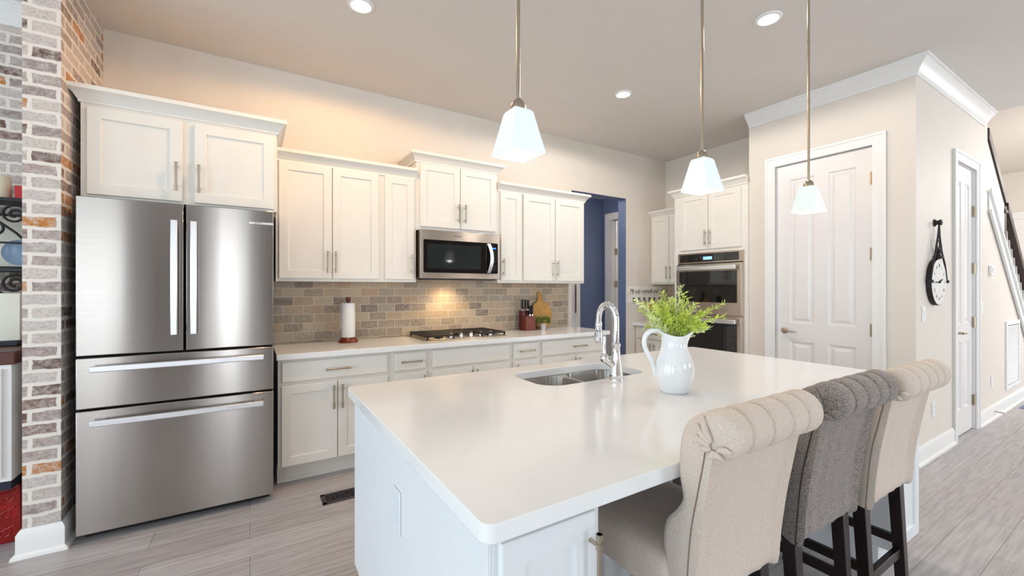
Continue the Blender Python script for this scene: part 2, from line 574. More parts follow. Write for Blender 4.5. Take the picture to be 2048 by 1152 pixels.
# hall beyond the opening
HBY, HRX = 5.0, 4.81
b = MB()
b.box(4.32, HRX, HBY, HBY + 0.1, 0, 2.78)
b.box(2.9, 4.32, HBY + 0.0, HBY + 0.1, 2.47, 2.78)
struct(b.build('wall_hall_back', M['blue'], smooth=0))
HD0, HD1 = 4.02, 4.83
b = MB()
b.box(HRX, HRX + 0.11, HD1, HBY + 0.1, 0, 2.78)
b.box(HRX, HRX + 0.11, WY + 0.131, HD1, 2.42, 2.78)
struct(b.build('wall_hall_right', M['blue'], smooth=0))
b = MB(); b.box(2.8, 2.9, WY + 0.131, HBY, 0, 2.78)
struct(b.build('wall_hall_left', M['blue'], smooth=0))
b = MB(); b.box(2.8, 6.6, WY + 0.131, 6.3, 2.78, 2.86)
struct(b.build('ceiling_hall', M['ceiling'], smooth=0))
b = MB()
b.box(6.4, 6.5, WY + 0.131, 6.3, 0, 2.78)
b.box(HRX + 0.11, 6.5, 6.2, 6.3, 0, 2.78)
struct(b.build('wall_laundry', M['wall'], smooth=0))
b = MB()     # casing and jamb round the laundry doorway
b.box(HRX - 0.016, HRX - 0.0005, HD1, HD1 + 0.115, 0, 2.42)
b.box(HRX - 0.016, HRX - 0.0005, HD0, HD1 + 0.115, 2.42, 2.53)
b.box(HRX, HRX + 0.11, HD1 - 0.015, HD1 - 0.0005, 0, 2.4195)
struct(b.build('trim_2', M['trim'], bevel=0.003))
b = MB(); b.box(4.215, 4.318, HBY - 0.018, HBY - 0.0005, 0, 2.5)
b.box(2.95, 4.215, HBY - 0.018, HBY - 0.0005, 2.42, 2.5)
struct(b.build('trim_3', M['trim'], bevel=0.003))
d3 = thing('door_3', 'white hall door beside the blue wall', 'door', (HRX + 0.11, HD1 - 0.02, 0)); struct(d3)
b = MB(); b.box(HRX + 0.115, HRX + 0.90, HD1 - 0.055, HD1 - 0.018, 0.01, 2.40)
b.build('door_slab', M['door'], d3, bevel=0.002)
for zc in (1.42, 1.93):
    b = MB(); b.box(HRX + 0.06, HRX + 0.13, HD1 - 0.0235, HD1 - 0.0155, zc - 0.05, zc + 0.05)
    b.cyl((HRX + 0.113, HD1 - 0.022, zc), 0.008, -0.05, 0.05, 'z', 10)
    b.build('hinge', M['brasshinge'], d3)
d4 = thing('door_4', 'white closed door at the left end of the hall', 'door', (3.6, HBY, 0)); struct(d4)
b = MB(); b.box(2.96, 4.213, HBY + 0.0, HBY + 0.05, 0.005, 2.42)
b.build('door_slab', M['door'], d4, bevel=0.002)

# foyer far wall with the front door
b = MB()
b.box(FAR_X, FAR_X + 0.12, -4.6, 4.0, 0, 3.7)
b.box(6.42, 12.4, 2.3, 2.4, 0, 3.6)
struct(b.build('wall_foyer', M['wall'], smooth=0))
fd = thing('door_5', 'white glazed front door at the far end beyond the stairs', 'door', (FAR_X, 1.3, 0)); struct(fd)
b = MB()
b.box(FAR_X - 0.03, FAR_X - 0.001, 1.70, 1.83, 0, 2.66)
b.box(FAR_X - 0.03, FAR_X - 0.001, 0.60, 0.73, 0, 2.66)
b.box(FAR_X - 0.035, FAR_X - 0.001, 0.58, 1.85, 2.66, 2.80)
b.build('door_frame', M['trim'], fd, bevel=0.004)
b = MB(); b.box(FAR_X - 0.02, FAR_X - 0.002, 0.73, 1.70, 0, 2.66); b.build('door_slab', M['door'], fd)
b = MB(); b.box(FAR_X - 0.024, FAR_X - 0.018, 0.86, 1.60, 1.0, 2.5); b.build('pane', M['glow_pane'], fd)

# ------------------------------------------------------------------ trims
CROWN = [(0.0, 0.0), (0.012, 0.0), (0.012, 0.022), (0.022, 0.03), (0.036, 0.05), (0.062, 0.082), (0.078, 0.092), (0.078, 0.102), (0.092, 0.106), (0.092, 0.125), (0.0, 0.125)]
b = MB()
b.sweep([(o, CEIL - 0.1255 + z) for o, z in CROWN], [(PX, 2.395), (PX, PY), (6.28, PY)])
struct(b.build('trim_4', M['trim'], smooth=25))
b = MB()
b.sweep([(o, CEIL - 0.1265 + z) for o, z in CROWN], [(-4.2, WY - 0.01), (-0.985, WY - 0.01)])
struct(b.build('trim_5', M['trim'], smooth=25))
BASE = [(0.0, 0.0), (0.030, 0.0), (0.028, 0.014), (0.018, 0.022), (0.016, 0.024), (0.016, 0.115), (0.011, 0.128), (0.004, 0.14), (0.0, 0.14)]
b = MB(); b.sweep(BASE, [(PX + 0.001, 1.29), (PX + 0.001, PY), (5.235, PY)])
struct(b.build('baseboard_clock', M['trim'], smooth=25))
b = MB(); b.sweep(BASE, [(6.045, PY), (9.4, PY)])
struct(b.build('baseboard_stairs', M['trim'], smooth=25))
b = MB(); b.sweep([(o * 1.15, z * 1.0) for o, z in BASE], [(-0.98, WY - 0.02), (-0.98, 3.125), (-0.84, 3.125), (-0.84, 3.80)])
struct(b.build('baseboard_brick', M['trim'], smooth=25))

# ------------------------------------------------------------------ panel doors
def rect_loop(F, u0, u1, z0, z1, w):
    return [F(u0, w, z0), F(u1, w, z0), F(u1, w, z1), F(u0, w, z1)]
def panelled(F, u0, u1, z0, z1, panels, th=0.035):
    """slab with sunk, raised-field panels; panels = (u0,u1,z0,z1)"""
    q = MB()
    us = sorted({u0, u1} | {p[0] for p in panels} | {p[1] for p in panels})
    zs = sorted({z0, z1} | {p[2] for p in panels} | {p[3] for p in panels})
    for i in range(len(us) - 1):
        for j in range(len(zs) - 1):
            um, zm = (us[i] + us[i + 1]) / 2, (zs[j] + zs[j + 1]) / 2
            if any(p[0] < um < p[1] and p[2] < zm < p[3] for p in panels):
                continue
            v = [q.bm.verts.new(p) for p in rect_loop(F, us[i], us[i + 1], zs[j], zs[j + 1], 0)]
            q.bm.faces.new(v)
    for p in panels:
        steps = [(0, 0), (0.012, -0.012), (0.026, -0.012), (0.050, -0.002)]
        rings = [rect_loop(F, p[0] + s, p[1] - s, p[2] + s, p[3] - s, w) for s, w in steps]
        rs = [[q.bm.verts.new(c) for c in r] for r in rings]
        for a, c in zip(rs[:-1], rs[1:]):
            for k in range(4):
                q.bm.faces.new((a[k], a[(k + 1) % 4], c[(k + 1) % 4], c[k]))
        q.bm.faces.new(rs[-1])
    bmesh.ops.remove_doubles(q.bm, verts=q.bm.verts[:], dist=1e-5)
    # sides and back
    a = [q.bm.verts.new(c) for c in rect_loop(F, u0, u1, z0, z1, -0.0001)]
    c = [q.bm.verts.new(c) for c in rect_loop(F, u0, u1, z0, z1, -th)]
    for k in range(4):
        q.bm.faces.new((a[k], a[(k + 1) % 4], c[(k + 1) % 4], c[k]))
    q.bm.faces.new(c)
    return q
def casing(F, u0, u1, z, w=0.088):
    q = MB()
    for a, c in ((u0 - w, u0 - 0.004), (u1 + 0.004, u1 + w)):
        q.fbox(F, a, c, 0.0005, 0.016, 0, z + 0.004)
    q.fbox(F, u0 - w, u1 + w, 0.0005, 0.016, z + 0.004, z + w)
    # back band
    for a, c in ((u0 - w - 0.006, u0 - w + 0.016), (u1 + w - 0.016, u1 + w + 0.006)):
        q.fbox(F, a, c, 0.0163, 0.022, 0, z + w - 0.0165)
    q.fbox(F, u0 - w - 0.006, u1 + w + 0.006, 0.0163, 0.022, z + w - 0.016, z + w + 0.006)
    # jamb liner
    q.fbox(F, u0 - 0.003, u0 + 0.0005, -0.10, 0.0, 0, z)
    q.fbox(F, u1 - 0.0005, u1 + 0.003, -0.10, 0.0, 0, z)
    q.fbox(F, u0, u1, -0.10, 0.0, z - 0.0005, z + 0.003)
    return q
def lever(F, u, z, direction, parent):
    h = MB()
    p0, p1 = F(u, 0.0, z), F(u, 0.008, z)
    ax = 'y' if abs(p0[1] - p1[1]) > abs(p0[0] - p1[0]) else 'x'
    h.lathe([(0.030, 0.0), (0.030, -0.006), (0.024, -0.012), (0.012, -0.014), (0.011, -0.05)], p0, 24, ax)
    h.tube([F(u, 0.050, z), F(u + direction * 0.03, 0.056, z + 0.004), F(u + direction * 0.075, 0.054, z - 0.002), F(u + direction * 0.118, 0.048, z - 0.006)], [0.010, 0.011, 0.010, 0.006], 12)
    return h.build('handle', M['nickel'], parent)
def hinge(F, u, z, parent):
    h = MB()
    h.fbox(F, u - 0.014, u + 0.014, 0.0, 0.005, z - 0.05, z + 0.05)
    c = F(u, 0.008, z)
    h.cyl(c, 0.007, -0.052, 0.052, 'z', 10)
    return h.build('hinge', M['brasshinge'], parent)

F1 = FX(PX + 0.018)
d1 = thing('door_1', 'tall white panelled pantry door facing the island', 'door', (PX, 1.764, 0)); struct(d1)
u0, u1 = D1[0] + 0.004, D1[1] - 0.004
pw = (u1 - u0 - 0.11 * 3) / 2
cols = [(u0 + 0.11, u0 + 0.11 + pw), (u1 - 0.11 - pw, u1 - 0.11)]
panelled(F1, u0, u1, 0.008, D1[2] - 0.003, [(a, c, z0, z1) for a, c in cols for z0, z1 in ((0.24, 0.86), (1.03, 2.38))]).build('door_slab', M['door'], d1, smooth=0)
casing(FX(PX), D1[0], D1[1], D1[2]).build('casing', M['trim'], d1, smooth=0)
for z in (0.30, 1.012, 1.638, 2.26):
    hinge(FX(PX + 0.012), D1[0] + 0.004, z, d1)
lever(F1, 2.065, 0.957, -1, d1)
F2 = FY(PY + 0.018)
d2 = thing('door_2', 'narrow white panelled closet door on the clock wall', 'door', (5.64, PY, 0)); struct(d2)
u0, u1 = D2[0] + 0.004, D2[1] - 0.004
pw = (u1 - u0 - 0.105 * 3) / 2
cols = [(u0 + 0.105, u0 + 0.105 + pw), (u1 - 0.105 - pw, u1 - 0.105)]
panelled(F2, u0, u1, 0.008, D2[2] - 0.003, [(a, c, z0, z1) for a, c in cols for z0, z1 in ((0.24, 0.86), (1.03, 2.34))]).build('door_slab', M['door'], d2, smooth=0)
casing(FY(PY), D2[0], D2[1], D2[2]).build('casing', M['trim'], d2, smooth=0)
for z in (0.28, 1.03, 1.55, 2.10):
    hinge(FY(PY + 0.012), D2[1] - 0.004, z, d2)
lever(F2, 5.40, 0.955, 1, d2)

# ------------------------------------------------------------------ cabinet helpers
def shaker(F, u0, u1, z0, z1, name, mat, parent, th=0.02, rail=0.058):
    q = MB()
    outer = rect_loop(F, u0, u1, z0, z1, th)
    back = rect_loop(F, u0, u1, z0, z1, 0.0005)
    steps = [(0.0, 0.0005), (0.0, th - 0.002), (0.002, th), (rail, th), (rail + 0.004, th - 0.009)]
    rs = [[q.bm.verts.new(c) for c in rect_loop(F, u0 + s, u1 - s, z0 + s, z1 - s, w)] for s, w in steps]
    q.bm.faces.new(rs[0])
    for a, c in zip(rs[:-1], rs[1:]):
        for k in range(4):
            q.bm.faces.new((a[k], a[(k + 1) % 4], c[(k + 1) % 4], c[k]))
    q.bm.faces.new(rs[-1])
    return q.build(name, mat, parent, smooth=0)
def slab(F, u0, u1, z0, z1, name, mat, parent, th=0.02):
    q = MB()
    steps = [(0.0, 0.0005), (0.0, th - 0.006), (0.006, th)]
    rs = [[q.bm.verts.new(c) for c in rect_loop(F, u0 + s, u1 - s, z0 + s, z1 - s, w)] for s, w in steps]
    q.bm.faces.new(rs[0])
    for a, c in zip(rs[:-1], rs[1:]):
        for k in range(4):
            q.bm.faces.new((a[k], a[(k + 1) % 4], c[(k + 1) % 4], c[k]))
    q.bm.faces.new(rs[-1])
    return q.build(name, mat, parent, smooth=0)
def pull(F, u, z, length, vertical, parent, w0=0.02):
    """bar pull with two posts and turned collars"""
    q = MB()
    h = length / 2
    def P(t, w):
        return F(u, w, z + t) if vertical else F(u + t, w, z)
    q.tube([P(-h, w0 + 0.03), P(h, w0 + 0.03)], 0.0062, 12)
    for s in (-1, 1):
        q.tube([P(s * h, w0 + 0.03), P(s * (h - 0.010), w0 + 0.03)], 0.0088, 12)
        q.tube([P(s * (h - 0.020), w0 + 0.03), P(s * (h - 0.034), w0 + 0.03)], 0.0084, 12)
        q.tube([P(s * (h - 0.027), w0), P(s * (h - 0.027), w0 + 0.03)], 0.0052, 10)
    return q.build('handle', M['nickel'], parent)
CABCROWN = [(0.0, 0.0), (0.010, 0.0), (0.010, 0.012), (0.016, 0.018), (0.024, 0.036), (0.044, 0.056), (0.056, 0.062), (0.056, 0.085), (0.0, 0.085)]
def crown(path, z, name, mat, parent=None, scale=1.0):
    q = MB()
    q.sweep([(o * scale, z + h) for o, h in CABCROWN], path)
    return q.build(name, mat, parent, smooth=25)

C = M['cab']
# --- cabinet above the refrigerator
t = thing('wall_cabinet', 'deep two-door white cabinet above the refrigerator', 'cabinet', (-0.32, 3.26, 1.872))
b = MB(); b.box(-0.80, 0.156, 3.262, WY - 0.002, 1.872, 2.40); b.build('carcass', C, t)
F = FY(3.262)
d = shaker(F, -0.772, -0.350, 1.885, 2.372, 'door', C, t); pull(F, -0.376, 2.03, 0.17, True, d)
d = shaker(F, -0.290, 0.136, 1.885, 2.372, 'door', C, t); pull(F, -0.266, 2.03, 0.17, True, d)
crown([(-0.80, 3.80), (-0.80, 3.262), (0.156, 3.262), (0.156, WY - 0.003)], 2.3955, 'crown', C, t)

# --- upper cabinets on the back wall
UY = 3.54
def upper(u0, u1, z0, z1, doors, label, yf=UY):
    t = thing('wall_cabinet', label, 'cabinet', ((u0 + u1) / 2, yf, z0))
    q = MB(); q.box(u0 + 0.0005, u1 - 0.0005, yf, WY - 0.002, z0, z1); q.build('carcass', C, t)
    F = FY(yf)
    for a, c, dz0, dz1, hu, hz in doors:
        d = shaker(F, a, c, dz0, dz1, 'door', C, t)
        pull(F, hu, hz, 0.165, True, d)
    return t
upper(0.160, 0.920, 1.41, 2.32, [(0.180, 0.540, 1.433, 2.292, 0.510, 1.56), (0.546, 0.896, 1.433, 2.292, 0.568, 1.56)], 'two-door white wall cabinet between refrigerator cabinet and a single-door cabinet')
upper(0.920, 1.217, 1.41, 2.32, [(0.947, 1.197, 1.433, 2.292, 1.172, 1.56)], 'single-door white wall cabinet just left of the microwave')
tm = upper(1.217, 2.025, 1.862, 2.48, [(1.250, 1.625, 1.895, 2.445, 1.603, 2.03), (1.631, 2.004, 1.895, 2.445, 1.668, 2.03)], 'raised two-door white cabinet directly above the microwave')
crown([(1.217, WY - 0.003), (1.217, UY), (2.025, UY), (2.025, WY - 0.003)], 2.4495, 'crown', C, tm)
upper(2.025, 2.300, 1.41, 2.32, [(2.054, 2.289, 1.433, 2.292, 2.076, 1.56)], 'narrow single-door white wall cabinet just right of the microwave')
upper(2.300, 3.120, 1.41, 2.32, [(2.319, 2.706, 1.433, 2.292, 2.682, 1.56), (2.713, 3.103, 1.433, 2.292, 2.737, 1.56)], 'two-door white wall cabinet next to the blue hall opening')
o = crown([(0.160, UY), (1.2165, UY)], 2.2925, 'crown_molding', C)
tag(o, 'white crown strip over the cabinets left of the microwave', 'molding')
o = crown([(2.0255, UY), (3.120, UY), (3.120, WY - 0.003)], 2.2925, 'crown_molding', C)
tag(o, 'white crown strip over the cabinets right of the microwave', 'molding')

# --- base cabinets on the back wall
BY = 3.27
def base(u0, u1, fronts, label):
    t = thing('base_cabinet', label, 'cabinet', ((u0 + u1) / 2, BY, 0.0))
    q = MB(); q.box(u0 + 0.0005, u1 - 0.0005, BY, WY - 0.02, 0.137, 0.874); q.box(u0 + 0.0005, u1 - 0.0005, BY + 0.115, WY - 0.02, 0.0, 0.137); q.build('carcass', C, t)
    q = MB(); q.sweep([(0.0, 0.0), (0.022, 0.0), (0.020, 0.014), (0.010, 0.022), (0.009, 0.10), (0.0, 0.11)], [(u0 + 0.001, BY + 0.114), (u1 - 0.001, BY + 0.114)]); q.build('toe_kick', C, t, smooth=25)
    F = FY(BY)
    for kind, a, c, z0, z1, hu in fronts:
        if kind == 'd':
            d = slab(F, a, c, z0, z1, 'drawer', C, t)
            if hu is not None:
                pull(F, hu, (z0 + z1) / 2, 0.165, False, d)
        else:
            d = shaker(F, a, c, z0, z1, 'door', C, t)
            pull(F, hu, 0.585, 0.165, True, d)
base(0.160, 0.922, [('d', 0.182, 0.895, 0.715, 0.855, 0.538), ('o', 0.182, 0.534, 0.147, 0.694, 0.508), ('o', 0.540, 0.895, 0.147, 0.694, 0.566)], 'white base cabinet beside the refrigerator, one drawer over two doors')
base(0.922, 1.232, [('d', 0.951, 1.205, 0.715, 0.855, 1.078), ('o', 0.951, 1.205, 0.147, 0.694, 1.18)], 'narrow white base cabinet left of the cooktop cabinet')
base(1.232, 2.010, [('d', 1.260, 1.990, 0.715, 0.855, None), ('o', 1.260, 1.622, 0.147, 0.694, 1.60), ('o', 1.628, 1.990, 0.147, 0.694, 1.65)], 'white base cabinet with plain handleless front under the cooktop')
base(2.010, 2.330, [('d', 2.034, 2.309, 0.715, 0.855, 2.17), ('o', 2.034, 2.309, 0.147, 0.694, 2.06)], 'narrow white base cabinet right of the cooktop cabinet')
base(2.330, 3.190, [('d', 2.352, 3.165, 0.715, 0.855, 2.80), ('o', 2.352, 2.755, 0.147, 0.694, 2.73), ('o', 2.761, 3.165, 0.147, 0.694, 2.79)], 'wide white base cabinet at the hall opening end of the back counter')
b = MB(); b.box(0.150, 3.200, 3.222, WY - 0.001, 0.8745, 0.914)
o = b.build('countertop', M['quartz'], bevel=0.003); tag(o, 'white quartz counter slab along the back wall', 'countertop')
b = MB(); b.box(0.160, 3.16, WY - 0.012, WY - 0.001, 0.9145, 1.4095)
b.box(1.2175, 2.0245, WY - 0.012, WY - 0.001, 1.4095, 1.45)
o = b.build('wall_backsplash', M['tile'], smooth=0); struct(o)

# --- tall oven cabinet, corner cabinets on the right
OXF = 4.30
t = thing('oven_cabinet', 'tall white cabinet that houses the double wall oven', 'cabinet', (4.6, 2.83, 0))
b = MB(); b.box(OXF, 4.904, 2.397, 3.268, 0, 2.43); b.build('carcass', C, t)
F = FX(OXF)
d = shaker(F, 2.828, 3.178, 1.79, 2.41, 'door', C, t); pull(F, 2.852, 1.915, 0.165, True, d)
d = shaker(F, 2.460, 2.822, 1.79, 2.41, 'door', C, t); pull(F, 2.796, 1.915, 0.165, True, d)
slab(F, 2.46, 3.178, 0.15, 0.50, 'drawer', C, t)
crown([(4.904, 3.268), (OXF, 3.268), (OXF, 2.397)], 2.425, 'crown', C, t)
t = thing('wall_cabinet', 'small white corner wall cabinet left of the oven cabinet', 'cabinet', (4.74, 3.57, 1.41))
b = MB(); b.box(4.60, 4.904, 3.2685, WY - 0.002, 1.41, 2.32); b.build('carcass', C, t)
F = FX(4.60)
d = shaker(F, 3.571, 3.846, 1.433, 2.292, 'door', C, t); pull(F, 3.596, 1.56, 0.165, True, d)
d = shaker(F, 3.285, 3.565, 1.433, 2.292, 'door', C, t); pull(F, 3.540, 1.56, 0.165, True, d)
crown([(4.60, WY - 0.002), (4.60, 3.2685)], 2.2925, 'crown', C, t)
t = thing('base_cabinet', 'white corner base cabinet left of the double oven', 'cabinet', (4.6, 3.57, 0))
b = MB(); b.box(OXF, 4.904, 3.2685, WY - 0.002, 0.137, 0.874); b.box(OXF + 0.08, 4.904, 3.2685, WY - 0.002, 0, 0.137); b.build('carcass', C, t)
F = FX(OXF)
d = slab(F, 3.30, 3.846, 0.715, 0.855, 'drawer', C, t); pull(F, 3.57, 0.785, 0.165, False, d)
d = shaker(F, 3.571, 3.846, 0.147, 0.694, 'door', C, t); pull(F, 3.596, 0.585, 0.165, True, d)
d = shaker(F, 3.30, 3.565, 0.147, 0.694, 'door', C, t); pull(F, 3.540, 0.585, 0.165, True, d)
b = MB(); b.box(4.25, 4.905, 3.269, WY - 0.001, 0.8745, 0.914)
o = b.build('countertop', M['quartz'], bevel=0.003); tag(o, 'short white quartz counter in the corner beside the ovens', 'countertop')
b = MB(); b.box(4.894, 4.9055, 3.269, WY - 0.001, 0.9145, 1.4095)
o = b.build('wall_backsplash_corner', M['tile'], smooth=0); struct(o)

# ------------------------------------------------------------------ refrigerator
t = thing('refrigerator', 'large stainless steel french-door refrigerator beside the brick column', 'refrigerator', (-0.326, 3.45, 0))
FXL, FXR, FFY = -0.780, 0.128, 3.10
b = MB(); b.box(FXL + 0.006, FXR - 0.006, 3.172, 3.84, 0.02, 1.835); b.build('body', M['darkgap'], t)
b = MB(); b.box(FXL + 0.02, FXR - 0.02, 3.19, 3.30, 0.0, 0.045); b.build('toe_grille', M['black'], t)
def fdoor(x0, x1, z0, z1, name):
    q = MB(); q.box(x0, x1, FFY, 3.170, z0, z1)
    return q.build(name, M['steel'], t, bevel=0.004)
dl = fdoor(FXL, -0.3285, 0.998, 1.848, 'door')
dr = fdoor(-0.3165, FXR, 0.998, 1.848, 'door')
dm = fdoor(FXL, FXR, 0.716, 0.986, 'drawer')
df = fdoor(FXL, FXR, 0.048, 0.704, 'drawer')
def vhandle(x, z0, z1, par):
    q = MB(); q.box(x - 0.016, x + 0.016, FFY - 0.052, FFY - 0.032, z0, z1)
    for z in (z0 + 0.03, z1 - 0.03):
        q.box(x - 0.010, x + 0.010, FFY - 0.034, FFY - 0.0005, z - 0.02, z + 0.02)
    q.build('handle', M['polish'], par, bevel=0.004)
def hhandle(x0, x1, z, par):
    q = MB(); q.box(x0, x1, FFY - 0.052, FFY - 0.030, z - 0.016, z + 0.016)
    for x in (x0 + 0.03, x1 - 0.03):
        q.box(x - 0.02, x + 0.02, FFY - 0.032, FFY - 0.0005, z - 0.010, z + 0.010)
    q.build('handle', M['polish'], par, bevel=0.004)
vhandle(-0.367, 1.092, 1.748, dl)
vhandle(-0.277, 1.092, 1.748, dr)
hhandle(-0.715, 0.074, 0.930, dm)
hhandle(-0.715, 0.074, 0.642, df)
b = MB(); b.box(-0.004, 0.127, FFY - 0.003, FFY - 0.0005, 1.759, 1.773); pl = b.build('badge', M['polish'], dr, bevel=0.001)
text('logo', 'BOSCH', 0.0125, lambda a, u, w: (0.045 + a, FFY - 0.0032 - w, 1.7655 + u), M['logo'], dr)

# ------------------------------------------------------------------ microwave
t = thing('microwave', 'stainless over-the-range microwave with black glass door above the cooktop', 'microwave', (1.615, 3.6, 1.443))
MX0, MX1, MYF, MZ0, MZ1 = 1.228, 2.010, 3.462, 1.443, 1.8615
b = MB(); b.box(MX0 + 0.002, MX1 - 0.002, MYF + 0.032, WY - 0.003, MZ0 + 0.004, MZ1 - 0.0005); b.build('body', plain('microwave_case', (92, 72, 58), 0.4, 0.6), t)
b = MB(); b.box(MX0, MX1, MYF, MYF + 0.031, MZ0, MZ1 - 0.0005); dm_ = b.build('door', M['steel_flat'], t, bevel=0.004)
b = MB(); b.hexa([(x, MYF - 0.004, z) for x, z in rrect(MX0 + 0.028, MX1 - 0.026, MZ0 + 0.050, MZ1 - 0.085, 0.012)], [(x, MYF - 0.0003, z) for x, z in rrect(MX0 + 0.028, MX1 - 0.026, MZ0 + 0.050, MZ1 - 0.085, 0.012)]); b.build('black_panel', M['blackglass'], t, smooth=0)
b = MB(); b.hexa([(x, MYF - 0.0055, z) for x, z in rrect(MX0 + 0.058, MX0 + 0.575, MZ0 + 0.085, MZ1 - 0.120, 0.010)], [(x, MYF - 0.0042, z) for x, z in rrect(MX0 + 0.058, MX0 + 0.575, MZ0 + 0.085, MZ1 - 0.120, 0.010)]); b.build('window', M['glasswin'], t, smooth=0)
b = MB()
hx = MX0 + 0.655
pts = []
for k in range(13):
    a = -1 + 2 * k / 12
    pts.append((a, 0.034 * (1 - a * a) + 0.012))
rings = []
for a, off in pts:
    z = (MZ0 + MZ1) / 2 - 0.018 + a * 0.135
    xo = hx + 0.016 * (1 - a * a)
    rings.append([(xo - 0.017, MYF - 0.004 - off, z), (xo + 0.017, MYF - 0.004 - off, z), (xo + 0.017, MYF - 0.004 - off + 0.011, z), (xo - 0.017, MYF - 0.004 - off + 0.011, z)])
b.rings(rings)
b.build('handle', M['polish'], t, bevel=0.002)
b = MB(); b.box(MX0 + 0.697, MX0 + 0.735, MYF - 0.0055, MYF - 0.0042, 1.722, 1.736); b.build('display', M['lcd'], t)
b = MB()
for r in range(10):
    if r == 6:
        continue
    for c in range(3):
        x, z = MX0 + 0.697 + c * 0.017, 1.700 - r * 0.0195
        b.box(x, x + 0.008, MYF - 0.0052, MYF - 0.0042, z, z + 0.003)
b.build('keypad', M['legend'], t, smooth=0)
text('logo', 'Whirlpool', 0.019, lambda a, u, w: (MX0 + 0.345 + a, MYF - 0.0004 - w, MZ1 - 0.043 + u), M['logo'], t)
b = MB(); b.box(MX0 + 0.03, MX1 - 0.03, MYF + 0.035, MYF + 0.14, MZ0 - 0.012, MZ0 + 0.003); b.build('vent_grille', M['black'], t)
# warm task lamp in the underside
b = MB(); b.box(1.50, 1.72, 3.66, 3.74, MZ0 - 0.0015, MZ0 + 0.003); b.build('task_lamp', plain('task_lens', (255, 220, 160), 0.4, emit=(255, 205, 130), estr=3.0), t)
def spot(name, loc, power, color, radius, angle, blend=0.6):
    l = bpy.data.lights.new(name, 'SPOT')
    l.energy = power; l.color = color; l.shadow_soft_size = radius; l.spot_size = radians(angle); l.spot_blend = blend
    o = bpy.data.objects.new(name, l); COL.objects.link(o); o.location = loc
    return o
sp = spot('task_light', (1.61, 3.69, MZ0 - 0.02), 17.0, (1.0, 0.72, 0.38), 0.05, 150, 0.8)

# ------------------------------------------------------------------ cooktop
t = thing('gas_cooktop', 'five-burner gas cooktop with black grates on the back counter', 'cooktop', (1.64, 3.59, 0.914))
b = MB(); b.box(1.25, 2.032, 3.362, 3.835, 0.9145, 0.9225); b.build('deck', M['steel_flat'], t, bevel=0.003)
for cx, cy, r in ((1.40, 3.47, 0.040), (1.40, 3.72, 0.048), (1.64, 3.66, 0.058), (1.88, 3.72, 0.048), (1.90, 3.48, 0.034)):
    b = MB(); b.lathe([(r, 0.0), (r, 0.008), (r * 0.75, 0.012), (r * 0.75, 0.018), (r * 0.3, 0.020)], (cx, cy, 0.9226), 24); b.build('burner', M['castgrate'], t)
def grate(x0, x1, y0, y1):
    q = MB(); z0, z1 = 0.944, 0.958
    w = 0.011
    q.box(x0, x1, y0, y0 + w, z0, z1); q.box(x0, x1, y1 - w, y1, z0, z1)
    q.box(x0, x0 + w, y0, y1, z0, z1); q.box(x1 - w, x1, y0, y1, z0, z1)
    n = 10
    for k in range(1, n):
        y = y0 + (y1 - y0) * k / n
        q.box(x0, x1, y - w / 2, y + w / 2, z0 + 0.003, z1)
    q.box((x0 + x1) / 2 - w / 2, (x0 + x1) / 2 + w / 2, y0, y1, z0 - 0.004, z1)
    for px in (x0 + 0.002, x1 - 0.016):
        for py in [y0 + (y1 - y0 - 0.014) * k / 6 for k in range(7)]:
            q.box(px, px + 0.014, py, py + 0.014, 0.9228 if py in (y0, y1 - 0.014) or abs(py - y0) < 1e-6 else 0.936, z0 + 0.004)
    q.build('grate', M['castgrate'], t, bevel=0.0015)
grate(1.258, 1.512, 3.385, 3.828)
grate(1.516, 1.768, 3.52, 3.828)
grate(1.772, 2.024, 3.385, 3.828)
for k in range(5):
    x = 1.50 + k * 0.0985
    b = MB(); b.lathe([(0.018, 0.0), (0.018, 0.006), (0.020, 0.008), (0.019, 0.026), (0.016, 0.030)], (x, 3.445, 0.9226), 20)
    b.box(x - 0.005, x + 0.005, 3.427, 3.463, 0.950, 0.963)
    b.build('knob', M['polish'], t)

# ------------------------------------------------------------------ things on the back counter
CT = 0.9142
t = thing('towel_holder', 'wooden paper towel stand on the back counter', 'holder', (0.690, 3.68, CT))
b = MB(); b.lathe([(0.078, 0.0), (0.078, 0.006), (0.070, 0.018), (0.060, 0.036), (0.056, 0.040)], (0.690, 3.68, CT), 32); b.build('base', M['cherry'], t)
b = MB(); b.lathe([(0.010, 0.040), (0.010, 0.335), (0.018, 0.342), (0.020, 0.352), (0.018, 0.364), (0.008, 0.368)], (0.690, 3.68, CT), 20); b.build('spindle', M['cherry'], t)
b = MB(); b.lathe([(0.0195, 0.042), (0.052, 0.042), (0.053, 0.046), (0.053, 0.318), (0.052, 0.322), (0.0195, 0.322)], (0.690, 3.68, CT), 40, cap=False)
b.hexa([(0.632, 3.705, CT + 0.11), (0.640, 3.708, CT + 0.11), (0.652, 3.722, CT + 0.11), (0.644, 3.722, CT + 0.11)], [(0.632, 3.705, CT + 0.30), (0.640, 3.708, CT + 0.30), (0.652, 3.722, CT + 0.30), (0.644, 3.722, CT + 0.30)])
o = b.build('paper_towel_roll', M['paper']); tag(o, 'white paper towel roll on the wooden counter stand', 'paper towels')

